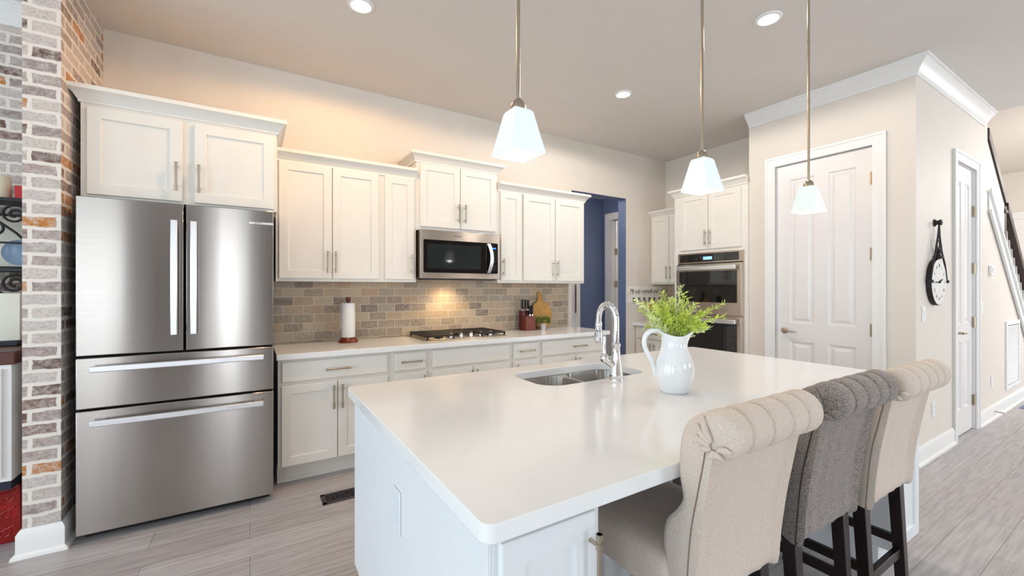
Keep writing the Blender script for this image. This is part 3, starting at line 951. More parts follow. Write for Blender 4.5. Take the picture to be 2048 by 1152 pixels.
t = thing('knife_block', 'stepped dark red wooden knife block on the back counter', 'knife block', (2.50, 3.73, CT))
b = MB(); b.box(2.440, 2.560, 3.735, 3.805, CT, CT + 0.205); b.build('tall_tier', M['cherry_dark'], t, bevel=0.002)
b = MB(); b.box(2.440, 2.560, 3.668, 3.7345, CT, CT + 0.150); b.build('short_tier', M['cherry'], t, bevel=0.002)
for i, (x, y, z0, ln, lab) in enumerate((
        (2.462, 3.770, 0.205, 0.120, 'black-handled knife at the left end of the block\'s tall tier'),
        (2.500, 3.770, 0.205, 0.118, 'black-handled knife in the middle of the block\'s tall tier'),
        (2.536, 3.770, 0.205, 0.112, 'black-handled knife at the right end of the block\'s tall tier'),
        (2.508, 3.702, 0.150, 0.105, 'left short knife in the block\'s front tier'),
        (2.540, 3.702, 0.150, 0.105, 'right short knife in the block\'s front tier'))):
    k = thing('kitchen_knife', lab, 'knife', (x, y, CT + z0), 'knives in the block')
    q = MB(); q.hexa([(x - 0.008, y - 0.011, CT + z0 + 0.018), (x + 0.008, y - 0.011, CT + z0 + 0.018), (x + 0.008, y + 0.011, CT + z0 + 0.018), (x - 0.008, y + 0.011, CT + z0 + 0.018)],
                     [(x - 0.009, y - 0.014, CT + z0 + ln), (x + 0.009, y - 0.014, CT + z0 + ln), (x + 0.009, y + 0.012, CT + z0 + ln), (x - 0.009, y + 0.012, CT + z0 + ln)])
    q.build('handle', M['black'], k, bevel=0.003)
    q = MB(); q.box(x - 0.007, x + 0.007, y - 0.009, y + 0.009, CT + z0 + 0.0005, CT + z0 + 0.0178); q.build('bolster', M['polish'], k)

# bamboo board leaning on the tiles
b = MB()
pts = []
R = 0.135
for k in range(29):
    a = radians(-245 + (310) * k / 28) - radians(0)
    pts.append((R * cos(a + radians(0)), R * sin(a)))
outline = []
for k in range(33):
    a = radians(110 + 320 * k / 32)
    outline.append((R * cos(a), 0.135 + R * 1.12 * sin(a)))
outline += [(0.032, 0.30), (0.026, 0.335), (0.030, 0.365), (0.018, 0.385), (0.0, 0.390), (-0.018, 0.385), (-0.030, 0.365), (-0.026, 0.335), (-0.032, 0.30)]
tilt = radians(10)
def board_fn(px, d, pz):
    return (2.735 + px, 3.775 + (pz + 0.016) * sin(tilt) + d * cos(tilt) - 0.0, CT + 0.004 + (pz + 0.016) * cos(tilt) - d * sin(tilt))
b.poly_extrude(outline, board_fn, -0.009, 0.009)
o = b.build('cutting_board', M['board'], bevel=0.003); tag(o, 'round bamboo paddle board leaning on the stone tiles', 'cutting board')

t = thing('potted_plant', 'tiny leafy plant in a silver pot in front of the cutting board', 'plant', (2.665, 3.675, CT))
b = MB(); b.lathe([(0.026, 0.0), (0.036, 0.062), (0.036, 0.064), (0.030, 0.064)], (2.665, 3.675, CT), 24); b.build('pot', M['galv'], t)
b = MB(); b.lathe([(0.037, 0.0622), (0.044, 0.0640), (0.044, 0.078), (0.030, 0.078)], (2.665, 3.675, CT), 24); b.build('rim', M['terracotta'], t)
def leaf(q, p, d, n, L, W):
    d = d.normalized(); s = d.cross(n).normalized()
    up = s.cross(d).normalized()
    pts = [p, p + d * L * 0.5 + s * W * 0.5 + up * L * 0.05, p + d * L, p + d * L * 0.5 - s * W * 0.5 + up * L * 0.05]
    v = [q.bm.verts.new(c) for c in pts]
    q.bm.faces.new(v)
rnd = random.Random(3)
for nm, mt, cnt in (('foliage', M['plantgreen'], 240), ('light_foliage', M['plantlight'], 70)):
    b = MB()
    for k in range(cnt):
        a = rnd.uniform(0, 2 * pi); r = 0.068 * sqrt(rnd.random()); h = rnd.uniform(0.076, 0.150) - r * 0.45
        p = Vector((2.665 + r * cos(a), 3.675 + r * sin(a), CT + max(0.074, h)))
        leaf(b, p, Vector((cos(a) * 0.8, sin(a) * 0.8, rnd.uniform(-0.2, 1.2))), Vector((rnd.uniform(-1, 1), rnd.uniform(-1, 1), 0.6)), rnd.uniform(0.02, 0.032), 0.013)
    b.build(nm, mt, t, smooth=0)

# ------------------------------------------------------------------ wall ovens
t = thing('double_oven', 'stainless double wall oven with black glass doors', 'oven', (4.30, 2.81, 0.53))
OY0, OY1 = 2.432, 3.205
F = FX(OXF - 0.0005)
b = MB(); b.fbox(F, OY0, OY1, 0.0, 0.022, 0.53, 1.755); b.build('frame', M['steel_flat'], t, bevel=0.002)
b = MB(); b.fbox(F, OY0 + 0.045, OY1 - 0.03, 0.0222, 0.026, 1.652, 1.738); b.build('control_panel', M['blackglass'], t)
b = MB(); b.fbox(F, 2.772, 2.878, 0.0262, 0.028, 1.672, 1.706); b.build('display', M['lcd2'], t)
b = MB()
for y, z in ((2.96, 1.688), (2.70, 1.684), (2.735, 1.700), (2.735, 1.676), (2.91, 1.700)):
    b.fbox(F, y - 0.008, y + 0.008, 0.0262, 0.0275, z - 0.004, z + 0.004)
b.build('touch_keys', M['legend'], t)
b = MB(); b.fbox(F, OY0, OY1, 0.0222, 0.024, 1.625, 1.637); b.build('vent_slot', M['darkgap'], t)
def oven_door(z0, z1, gz0, gz1):
    q = MB(); q.fbox(F, OY0 + 0.002, OY1 - 0.002, 0.0222, 0.055, z0, z1); d = q.build('door', M['steel_flat'], t, bevel=0.003)
    q = MB(); q.fbox(F, OY0 + 0.045, OY1 - 0.045, 0.0552, 0.058, gz0, gz1); q.build('window', M['blackglass'], d, bevel=0.001)
    q = MB(); q.fbox(F, OY0 + 0.04, OY1 - 0.04, 0.088, 0.108, z1 - 0.066, z1 - 0.022)
    for y in (OY0 + 0.08, OY1 - 0.08):
        q.fbox(F, y - 0.018, y + 0.018, 0.0552, 0.090, z1 - 0.058, z1 - 0.030)
    q.build('handle', M['polish'], d, bevel=0.004)
oven_door(1.075, 1.622, 1.205, 1.545)
oven_door(0.545, 1.055, 0.62, 0.985)

# ------------------------------------------------------------------ coffee sign, mug, plates
t = thing('hook_sign', 'whitewashed board with cursive writing and black hooks, beside the hall opening', 'sign', (4.46, WY, 1.17))
b = MB(); b.box(4.145, 4.80, WY - 0.020, WY - 0.001, 1.272, 1.383); b.box(4.145, 4.80, WY - 0.020, WY - 0.001, 1.168, 1.2705); b.build('board', M['whitewash'], t, bevel=0.002)
text('lettering', 'My cup runneth over', 0.088, lambda a, u, w: (4.165 + a * 0.76, WY - 0.0202 - w, 1.318 + u), M['ink'], t, shear=0.5, align='LEFT')
for x in (4.235, 4.335, 4.435, 4.535, 4.635, 4.735):
    q = MB(); q.box(x - 0.008, x + 0.008, WY - 0.026, WY - 0.0203, 1.185, 1.235)
    q.tube([(x, WY - 0.026, 1.222), (x, WY - 0.050, 1.226)], 0.005, 8)
    q.tube([(x, WY - 0.024, 1.200), (x, WY - 0.036, 1.184), (x, WY - 0.052, 1.184), (x, WY - 0.060, 1.200)], 0.004, 8)
    q.build('hook', M['ink'], t)
t = thing('mug', 'amber glazed mug hanging on the hook sign', 'mug', (4.535, WY - 0.05, 1.13))
b = MB(); b.lathe([(0.005, 0.0), (0.038, 0.0), (0.042, 0.010), (0.042, 0.085), (0.038, 0.085), (0.037, 0.012), (0.003, 0.010)], (4.535, WY - 0.090, 1.085), 24); b.build('cup', M['mug'], t)
b = MB(); b.tube([(4.535, WY - 0.049, 1.100), (4.535, WY - 0.034, 1.108), (4.535, WY - 0.028, 1.130), (4.535, WY - 0.034, 1.152), (4.535, WY - 0.049, 1.160)], 0.005, 8)
b.tube([(4.535, WY - 0.034, 1.152), (4.535, WY - 0.046, 1.180)], 0.003, 6)
b.build('handle', M['mug'], t)

def cover_plate(name, F, u, z, label, cat, kind, w=0.036, h=0.058, mat=None):
    t = thing(name, label, cat, F(u, 0.0, z))
    mt = mat or M['plastic']
    q = MB(); q.fbox(F, u - w, u + w, 0.0005, 0.006, z - h, z + h); q.build('plate', mt, t, bevel=0.002)
    if kind == 'switch':
        q = MB()
        a, c = F(u - 0.016, 0.006, z - 0.033), F(u + 0.016, 0.0062, z + 0.033)
        q.fbox(F, u - 0.016, u + 0.016, 0.0062, 0.009, z - 0.033, z + 0.033); q.build('rocker', mt, t, bevel=0.002)
    else:
        for s in (-1, 1):
            q = MB(); q.fbox(F, u - 0.016, u + 0.016, 0.0062, 0.008, z + s * 0.020 - 0.014, z + s * 0.020 + 0.014); q.build('socket', mt, t, bevel=0.003)
            q = MB()
            for dx in (-0.006, 0.006):
                q.fbox(F, u + dx - 0.001, u + dx + 0.001, 0.0081, 0.0085, z + s * 0.020 - 0.002, z + s * 0.020 + 0.007)
            q.build('slots', M['legend'], t)
    return t
cover_plate('light_switch', FY(PY), 4.476, 1.157, 'white rocker switch at the pantry corner, below and left of the clock', 'light switch', 'switch')
cover_plate('light_switch', FY(PY), 6.171, 1.166, 'white rocker switch just right of the closet door', 'light switch', 'switch')
cover_plate('power_outlet', FY(PY), 4.715, 0.378, 'white outlet low under the wall clock', 'outlet', 'outlet')
cover_plate('power_outlet', FY(PY), 6.581, 0.389, 'white outlet low on the wall right of the closet door', 'outlet', 'outlet')
cover_plate('power_outlet', FY(WY), 4.30, 1.10, 'cream cover plate under the hook sign', 'outlet', 'outlet', 0.058, 0.058, M['wall'])
t = thing('thermostat', 'white square thermostat on the wall right of the closet door', 'thermostat', (6.52, PY, 1.541))
b = MB(); b.box(6.45, 6.59, PY - 0.024, PY - 0.0005, 1.49, 1.59); b.build('case', M['plastic'], t, bevel=0.004)
b = MB(); b.box(6.475, 6.53, PY - 0.0255, PY - 0.0242, 1.515, 1.57); b.build('display', M['galv'], t)
t = thing('return_air_vent', 'tall white louvered return vent low on the wall under the stairs', 'vent', (7.50, PY, 0.22))
b = MB()
for x0, x1, z0, z1 in ((7.17, 7.215, 0.22, 0.985), (7.785, 7.83, 0.22, 0.985), (7.215, 7.785, 0.22, 0.265), (7.215, 7.785, 0.94, 0.985)):
    b.box(x0, x1, PY - 0.016, PY - 0.0005, z0, z1)
b.build('frame', M['plastic'], t, bevel=0.002)
b = MB(); b.box(7.215, 7.785, PY - 0.0009, PY - 0.0004, 0.265, 0.94); b.build('filter', M['logo'], t)  # dark backing sheet, painted shade between the louvers
b = MB()
for k in range(33):
    z = 0.272 + k * 0.02
    b.hexa([(7.215, PY - 0.013, z), (7.785, PY - 0.013, z), (7.785, PY - 0.001, z + 0.012), (7.215, PY - 0.001, z + 0.012)],
           [(7.215, PY - 0.013, z + 0.002), (7.785, PY - 0.013, z + 0.002), (7.785, PY - 0.001, z + 0.014), (7.215, PY - 0.001, z + 0.014)])
b.build('louvers', M['plastic'], t, smooth=0)
t = thing('door_stop', 'spring door stop on the baseboard near the return vent', 'door stop', (6.62, PY - 0.03, 0.07))
b = MB(); b.tube([(6.62, PY - 0.017, 0.07), (6.62, PY - 0.085, 0.066)], 0.006, 10); b.build('spring', M['nickel'], t)
b = MB(); b.tube([(6.62, PY - 0.0855, 0.066), (6.62, PY - 0.10, 0.065)], 0.010, 10); b.build('tip', M['plastic'], t)

# ------------------------------------------------------------------ wall clock
KX, KZ, KR = 4.722, 1.408, 0.188
t = thing('wall_clock', 'round strap-hung wall clock with roman numerals, left of the closet door', 'clock', (KX, PY, KZ))
b = MB(); b.lathe([(KR - 0.008, -0.001), (KR, -0.006), (KR, -0.030), (KR - 0.003, -0.034), (KR - 0.007, -0.034), (KR - 0.009, -0.030)], (KX, PY, KZ), 48, 'y'); b.build('rim', M['iron'], t)
b = MB(); b.cyl((KX, PY, KZ), KR - 0.0055, -0.0352, -0.0305, 'y', 48); b.build('face', M['clockface'], t)
nums = ['XII', 'I', 'II', 'III', 'IIII', 'V', 'VI', 'VII', 'VIII', 'IX', 'X', 'XI']
for i, s in enumerate(nums):
    a = radians(30 * i)
    cx, cz = KX + sin(a) * KR * 0.70, KZ + cos(a) * KR * 0.70
    text('numeral', s, 0.036, lambda x, u, w, a=a, cx=cx, cz=cz: (cx + x * 0.8 * cos(a) + u * sin(a), PY - 0.0354 - w, cz - x * 0.8 * sin(a) + u * cos(a)), M['legend'], t, 0.0004)
def hand(ang, L, W):
    a = radians(ang)
    q = MB()
    def P(r, s, y):
        return (KX + sin(a) * r + cos(a) * s, y, KZ + cos(a) * r - sin(a) * s)
    prof = [(-0.025, -W * 0.5), (L * 0.6, -W), (L, 0), (L * 0.6, W), (-0.025, W * 0.5)]
    q.hexa([P(r, s, PY - 0.0400) for r, s in prof], [P(r, s, PY - 0.0385) for r, s in prof])
    q.cyl((KX, PY, KZ), 0.010, -0.0420, -0.0354, 'y', 16)
    q.build('hand', M['ink'], t)
hand(72, 0.085, 0.007); hand(268, 0.125, 0.005)
b = MB()
top = (4.753, PY - 0.03, 1.875)
for s in (-1, 1):
    ex = KX + s * (KR + 0.012)
    b.tube([(KX + 0.02, PY - 0.03, 1.87), (KX + 0.012 + s * 0.02, PY - 0.03, 1.78), (KX + s * 0.075, PY - 0.032, 1.66), (KX + s * 0.15, PY - 0.034, 1.55), (ex, PY - 0.034, 1.43)], 0.0065, 8)
    b.lathe([(0.006, -0.018), (0.014, -0.024), (0.014, -0.044), (0.006, -0.050)], (ex, PY, KZ + 0.005), 14, 'y')
b.build('hanging_strap', M['rope'], t)
b = MB(); b.lathe([(0.030, -0.0005), (0.030, -0.008), (0.018, -0.014), (0.018, -0.030), (0.024, -0.034), (0.022, -0.046), (0.008, -0.050)], (KX + 0.02, PY, 1.890), 20, 'y'); b.build('wall_knob', M['iron'], t)
b = MB(); b.lathe([(0.012, 0.0), (0.03, 0.006), (0.03, 0.02), (0.014, 0.03), (0.014, 0.05), (0.022, 0.06), (0.022, 0.075), (0.006, 0.085)], (KX, PY - 0.03, KZ + KR - 0.002), 20)
for k in range(20):
    a0, a1 = 2 * pi * k / 20, 2 * pi * (k + 1) / 20
    b.tube([(KX + 0.034 * cos(a0), PY - 0.03, 1.712 + 0.034 * sin(a0)), (KX + 0.034 * cos(a1), PY - 0.03, 1.712 + 0.034 * sin(a1))], 0.005, 6)
b.build('bow', M['iron'], t)

# ------------------------------------------------------------------ stairs
ST = lambda x: 2.363 - 0.803 * (x - 6.42)      # top edge line of the white stringer
t = thing('staircase', 'staircase with white stringer and dark handrail beyond the clock wall', 'stairs', (7.6, 1.5, 0))
b = MB()
xs0, xs1 = 6.43, 9.2
b.hexa([(xs0, PY - 0.012, ST(xs0) - 0.21), (xs1, PY - 0.012, ST(xs1) - 0.21), (xs1, PY - 0.012, ST(xs1)), (xs0, PY - 0.012, ST(xs0))],
       [(xs0, PY + 0.10, ST(xs0) - 0.21), (xs1, PY + 0.10, ST(xs1) - 0.21), (xs1, PY + 0.10, ST(xs1)), (xs0, PY + 0.10, ST(xs0))])
for off in (0.0, -0.21):
    b.hexa([(xs0, PY - 0.03, ST(xs0) + off - 0.02), (xs1, PY - 0.03, ST(xs1) + off - 0.02), (xs1, PY - 0.03, ST(xs1) + off + 0.02), (xs0, PY - 0.03, ST(xs0) + off + 0.02)],
           [(xs0, PY - 0.0122, ST(xs0) + off - 0.02), (xs1, PY - 0.0122, ST(xs1) + off - 0.02), (xs1, PY - 0.0122, ST(xs1) + off + 0.02), (xs0, PY - 0.0122, ST(xs0) + off + 0.02)])
b.build('stringer', M['trim'], t, smooth=0)
for k in range(10):
    x = 9.1 - k * 0.262
    z = ST(x) - 0.10
    q = MB(); q.box(x - 0.29, x + 0.02, PY + 0.102, 2.20, z - 0.03, z); q.box(x - 0.02, x, PY + 0.102, 2.20, z - 0.20, z - 0.0305); q.build('step', M['handrail'], t)
RAIL = lambda x: 2.967 - 0.795 * (x - 6.42)
b = MB()
for xa, xb in ((6.43, 7.17), (7.28, 9.2)):
    b.hexa([(xa, PY - 0.012, RAIL(xa) - 0.068), (xb, PY - 0.012, RAIL(xb) - 0.068), (xb, PY - 0.012, RAIL(xb) + 0.045), (xa, PY - 0.012, RAIL(xa) + 0.045)],
           [(xa, PY + 0.112, RAIL(xa) - 0.068), (xb, PY + 0.112, RAIL(xb) - 0.068), (xb, PY + 0.112, RAIL(xb) + 0.045), (xa, PY + 0.112, RAIL(xa) + 0.045)])
b.build('handrail', M['handrail'], t, bevel=0.006)
b = MB()
b.box(7.175, 7.275, PY + 0.003, PY + 0.099, ST(7.22) - 0.02, 2.20)
b.box(7.160, 7.290, PY - 0.008, PY + 0.112, 2.20, 2.24)
b.box(7.172, 7.278, PY + 0.0, PY + 0.102, 2.24, 2.28)
b.build('newel_post', M['handrail'], t, bevel=0.004)
x = 7.40
while x < 9.1:
    q = MB(); q.box(x - 0.016, x + 0.016, PY + 0.036, PY + 0.068, ST(x) - 0.03, RAIL(x) - 0.06); q.build('baluster', M['trim'], t)
    x += 0.125
b = MB()     # under-stair wall, top follows the stringer; solid knee wall up to the newel
b.hexa([(6.4205, PY, 0), (9.4, PY, 0), (9.4, PY, max(0.05, ST(9.4) - 0.20)), (6.4205, PY, ST(6.42) - 0.20)],
       [(6.4205, PY + 0.10, 0), (9.4, PY + 0.10, 0), (9.4, PY + 0.10, max(0.05, ST(9.4) - 0.20)), (6.4205, PY + 0.10, ST(6.42) - 0.20)])
b.hexa([(6.4205, PY + 0.005, ST(6.42) - 0.01), (7.174, PY + 0.005, ST(7.174) - 0.01), (7.174, PY + 0.005, RAIL(7.174) - 0.07), (6.4205, PY + 0.005, RAIL(6.42) - 0.07)],
       [(6.4205, PY + 0.10, ST(6.42) - 0.01), (7.174, PY + 0.10, ST(7.174) - 0.01), (7.174, PY + 0.10, RAIL(7.174) - 0.07), (6.4205, PY + 0.10, RAIL(6.42) - 0.07)])
struct(b.build('wall_stairs', M['wall'], smooth=0))
b = MB(); b.box(7.39, 8.6, -0.3, 1.055, 0.0005, 0.008)
o = b.build('area_rug', M['rug'], bevel=0.002); tag(o, 'blue-grey rug at the far right edge, in the foyer', 'rug')

# ------------------------------------------------------------------ ceiling downlights
first = None
for i, (x, y, lab) in enumerate(((0.582, 2.712, 'round recessed ceiling light nearest the refrigerator, cut by the top edge'),
                                 (2.854, 2.712, 'round recessed ceiling light in front of the hall opening'),
                                 (2.854, 1.458, 'round recessed ceiling light between the middle and far pendants'))):
    if first is None:
        t = thing('ceiling_light', lab, 'ceiling light', (x, y, CEIL), 'recessed ceiling lights')
        b = MB(); b.lathe([(0.058, -0.004), (0.060, -0.010), (0.078, -0.006), (0.080, -0.0005), (0.058, -0.0005)], (x, y, CEIL), 40, cap=False); b.build('trim_ring', M['trim'], t)
        b = MB(); b.cyl((x, y, CEIL), 0.0575, -0.006, -0.0012, 'z', 40); b.build('lens', M['lamp_disc'], t)
        first = t
    else:
        t = copy_tree(first); t.location = (x, y, CEIL); t['label'] = lab
    warm = (1.0, 0.60, 0.26) if i == 0 else (1.0, 0.93, 0.84)
    spot('downlight', (x, y, CEIL - 0.02), (86, 72, 66)[i], warm, 0.05, 176, 0.18)

# ------------------------------------------------------------------ pendants
PEND_Y, PZ = 1.082, 1.762
t = thing('pendant_lamp', 'pendant lamp with square glass shade nearest the camera', 'pendant lamp', (0.692, PEND_Y, PZ), 'pendant lamps over the island')
x0, y0 = 0.692, PEND_Y
def sq(h, z):
    return [(x0 - h, y0 - h, z), (x0 + h, y0 - h, z), (x0 + h, y0 + h, z), (x0 - h, y0 + h, z)]
b = MB()
H0, H1, th = 0.0600, 0.0330, 0.004
b.rings([sq(0.021, PZ + 0.1342), sq(0.028, PZ + 0.1342), sq(H1, PZ + 0.126), sq(H0, PZ), sq(H0 - th, PZ), sq(H1 - th, PZ + 0.122), sq(0.021, PZ + 0.1302), sq(0.021, PZ + 0.1342)], True, False)
b.build('shade', M['opal'], t, smooth=0, bevel=0.0)
b = MB(); b.lathe([(0.024, 0.1345), (0.024, 0.146), (0.020, 0.158), (0.012, 0.168), (0.006, 0.170), (0.006, 0.19)], (x0, y0, PZ), 24); b.build('cap', M['nickel'], t)
b = MB(); b.lathe([(0.006, 0.19), (0.006, 0.58), (0.0075, 0.581), (0.0075, 0.595), (0.006, 0.596), (0.006, 0.90), (0.0075, 0.901), (0.0075, 0.915), (0.006, 0.916), (0.006, CEIL - PZ - 0.03)], (x0, y0, PZ), 14); b.build('rod', M['nickel'], t)
b = MB(); b.lathe([(0.010, CEIL - PZ - 0.035), (0.05, CEIL - PZ - 0.028), (0.062, CEIL - PZ - 0.010), (0.062, CEIL - PZ - 0.0005)], (x0, y0, PZ), 32); b.build('canopy', M['nickel'], t)
b = MB(); b.lathe([(0.009, 0.125), (0.009, 0.095), (0.016, 0.085), (0.022, 0.062), (0.020, 0.045), (0.010, 0.034), (0.002, 0.031)], (x0, y0, PZ), 20); b.build('bulb', M['bulb'], t)
pend = t
for x, lab in ((1.600, 'middle pendant lamp of three, in front of the oven cabinet'), (2.520, 'farthest pendant lamp, hanging in front of the pantry door')):
    c = copy_tree(pend); c.location = (x, PEND_Y, PZ); c['label'] = lab
for x in (0.692, 1.600, 2.520):
    l = bpy.data.lights.new('pendant_glow', 'POINT'); l.energy = 2.2; l.color = (0.90, 0.97, 1.0); l.shadow_soft_size = 0.03
    o = bpy.data.objects.new('pendant_glow', l); COL.objects.link(o); o.location = (x, PEND_Y, PZ + 0.015)

# ------------------------------------------------------------------ island
IX0, IX1, IY0, IY1 = 0.372, 2.857, 0.696, 2.020
W = M['island_paint']
t = thing('island', 'white kitchen island base with panelled ends and an open knee space', 'kitchen island', (1.6, 1.3, 0))
BX0, BX1, BF = 0.412, 2.835, 0.742
b = MB()
b.box(BX0, BX0 + 0.02, 1.300, 1.990, 0.125, 0.8740)
b.box(BX1 - 0.02, BX1, 1.300, 1.990, 0.125, 0.8740)
b.box(BX0 + 0.02, BX1 - 0.02, 1.300, 1.320, 0.125, 0.8740)
b.box(BX0 + 0.02, BX1 - 0.02, 1.970, 1.990, 0.125, 0.8740)
b.box(BX0 + 0.02, BX1 - 0.02, 1.320, 1.970, 0.125, 0.145)
b.box(BX0 + 0.0, BX1, 1.300, 1.905, 0.0, 0.1245)
b.build('carcass', W, t, bevel=0.002)
b = MB(); b.box(BX0 - 0.012, BX0 - 0.0003, BF, 1.990, 0.12, 0.8740); b.box(BX0 - 0.012, BX0 - 0.0003, BF + 0.06, 1.905, 0.0, 0.1195); b.build('side_panel', W, t, bevel=0.002)
b = MB(); b.box(BX0, BX0 + 0.287, BF, 1.2995, 0.12, 0.8740); b.box(BX0, BX0 + 0.287, BF + 0.06, 1.2995, 0.0, 0.1195); b.build('end_cabinet', W, t, bevel=0.002)
b = MB(); b.box(2.56, BX1, BF, 1.2995, 0.12, 0.8740); b.box(2.56, BX1 - 0.0, BF + 0.06, 1.2995, 0.0, 0.1195); b.build('end_cabinet', W, t, bevel=0.002)
F = FY(BF)
d = shaker(F, 0.424, 0.672, 0.15, 0.852, 'door', W, t, rail=0.056)
pull(F, 0.655, 0.735, 0.165, True, d)
d = shaker(F, 2.585, 2.815, 0.15, 0.852, 'door', W, t, rail=0.056)
b = MB(); b.sweep([(0.0, 0.0), (0.014, 0.0), (0.013, 0.09), (0.006, 0.105), (0.0, 0.105)], [(0.70, 1.2995), (2.559, 1.2995)]); b.build('base_trim', W, t, smooth=25)
FL = FX(BX0 - 0.012)
b = MB(); b.fbox(FL, 1.300, 1.372, 0.0005, 0.006, 0.586, 0.722); op = b.build('outlet_plate', M['bluish_plate'], t, bevel=0.002)
b = MB()
for z in (0.632, 0.676):
    b.fbox(FL, 1.320, 1.352, 0.0062, 0.0085, z - 0.014, z + 0.014)
b.build('socket', M['bluish_plate'], op, bevel=0.003)

# counter slab with sink cut-out
outer = rrect(IX0, IX1, IY0, IY1, 0.028, 6)
SX0, SX1, SY0, SY1 = 1.135, 1.815, 1.530, 1.880
inner = rrect(SX0, SX1, SY0, SY1, 0.10, 8)
b = MB(); bm = b.bm
def loop(pts, z):
    vs = [bm.verts.new((x, y, z)) for x, y in pts]
    es = [bm.edges.new((vs[i], vs[(i + 1) % len(vs)])) for i in range(len(vs))]
    return vs, es
ZT, ZB = 0.914, 0.8745
lo = {}
for z in (ZT, ZB):
    ov, oe = loop(outer, z); iv, ie = loop(inner, z)
    bmesh.ops.bridge_loops(bm, edges=oe + ie)
    lo[z] = (ov, iv)
for k in (0, 1):
    a, c = lo[ZT][k], lo[ZB][k]
    n = len(a)
    for i in range(n):
        bm.faces.new((a[i], a[(i + 1) % n], c[(i + 1) % n], c[i]))
o = b.build('countertop', M['quartz'], bevel=0.0025); tag(o, 'large white quartz slab on the island with sink cut-out', 'countertop')

# sink
t = thing('kitchen_sink', 'double-bowl stainless sink set under the island counter', 'sink', (1.475, 1.705, 0.68))
def bowl(xa, xb, ya, yb, name):
    q = MB()
    rings = []
    for ins, z, r in ((-0.012, 0.8735, 0.105), (0.0, 0.8735, 0.095), (0.003, 0.866, 0.093), (0.010, 0.73, 0.085), (0.022, 0.695, 0.075), (0.055, 0.682, 0.05)):
        rings.append([(x, y, z) for x, y in rrect(xa + ins, xb - ins, ya + ins, yb - ins, 0.002 if ins < 0 else r, 8)])
    q.rings(rings, True, False)
    vs = [v for v in q.bm.verts if abs(v.co.z - 0.682) < 1e-6]
    q.bm.faces.new(vs)
    bmesh.ops.recalc_face_normals(q.bm, faces=q.bm.faces[:])
    o = q.build(name, M['sink'], t, smooth=50)
    cx, cy = (xa + xb) / 2, (ya + yb) / 2
    q = MB(); q.lathe([(0.045, 0.6822), (0.045, 0.6845), (0.030, 0.6835)], (cx, cy, 0), 24); q.build('drain', M['chrome'], o)
bowl(1.132, 1.457, 1.527, 1.883, 'bowl')
bowl(1.481, 1.820, 1.527, 1.883, 'bowl')

# faucet
QX, QY, QZ = 1.512, 1.482, 0.9142
t = thing('faucet', 'chrome gooseneck pull-down faucet behind the island sink', 'faucet', (QX, QY, QZ))
b = MB(); b.lathe([(0.034, 0.0), (0.034, 0.006), (0.031, 0.012), (0.033, 0.016), (0.031, 0.030), (0.027, 0.070), (0.023, 0.105), (0.019, 0.135), (0.018, 0.160), (0.021, 0.166), (0.022, 0.176), (0.016, 0.180)], (QX, QY, QZ), 32); b.build('body', M['chrome'], t)
b = MB()
pts = [(QX, QY, QZ + 0.170), (QX, QY, QZ + 0.22), (QX, QY, QZ + 0.29)]
dirv = Vector((-0.18, 0.98, 0)).normalized()
for k in range(1, 11):
    a = pi * k / 11
    pts.append((QX + dirv.x * 0.052 * (1 - cos(a)), QY + dirv.y * 0.052 * (1 - cos(a)), QZ + 0.29 + 0.075 * sin(a)))
e = Vector((QX, QY, 0)) + dirv * 0.104
pts.append((e.x, e.y, QZ + 0.275))
b.tube(pts, 0.0150, 16); b.build('spout', M['chrome'], t)
b = MB(); b.lathe([(0.0155, 0.276), (0.0180, 0.270), (0.0180, 0.255), (0.0165, 0.250), (0.0205, 0.205), (0.0215, 0.180), (0.018, 0.172), (0.004, 0.170)], (e.x, e.y, QZ), 24)
b.tube([(e.x - 0.016, e.y - 0.012, QZ + 0.225), (e.x - 0.022, e.y - 0.016, QZ + 0.200)], 0.007, 10)
b.build('spray_head', M['chrome'], t)
b = MB()
hb = (QX - 0.050, QY + 0.028, QZ + 0.105)
b.tube([(QX - 0.008, QY + 0.004, QZ + 0.075), (QX - 0.030, QY + 0.016, QZ + 0.092), hb], [0.024, 0.022, 0.020], 16)
b.lathe([(0.004, -0.022), (0.016, -0.017), (0.022, -0.004), (0.021, 0.010), (0.013, 0.022), (0.004, 0.024)], hb, 20)
b.tube([(hb[0], hb[1], hb[2] + 0.018), (hb[0] - 0.002, hb[1] + 0.004, hb[2] + 0.05), (hb[0] + 0.006, hb[1] + 0.006, hb[2] + 0.085), (hb[0] + 0.004, hb[1] + 0.006, hb[2] + 0.108)], [0.008, 0.0065, 0.0085, 0.007], 12)
b.build('lever', M['chrome'], t)

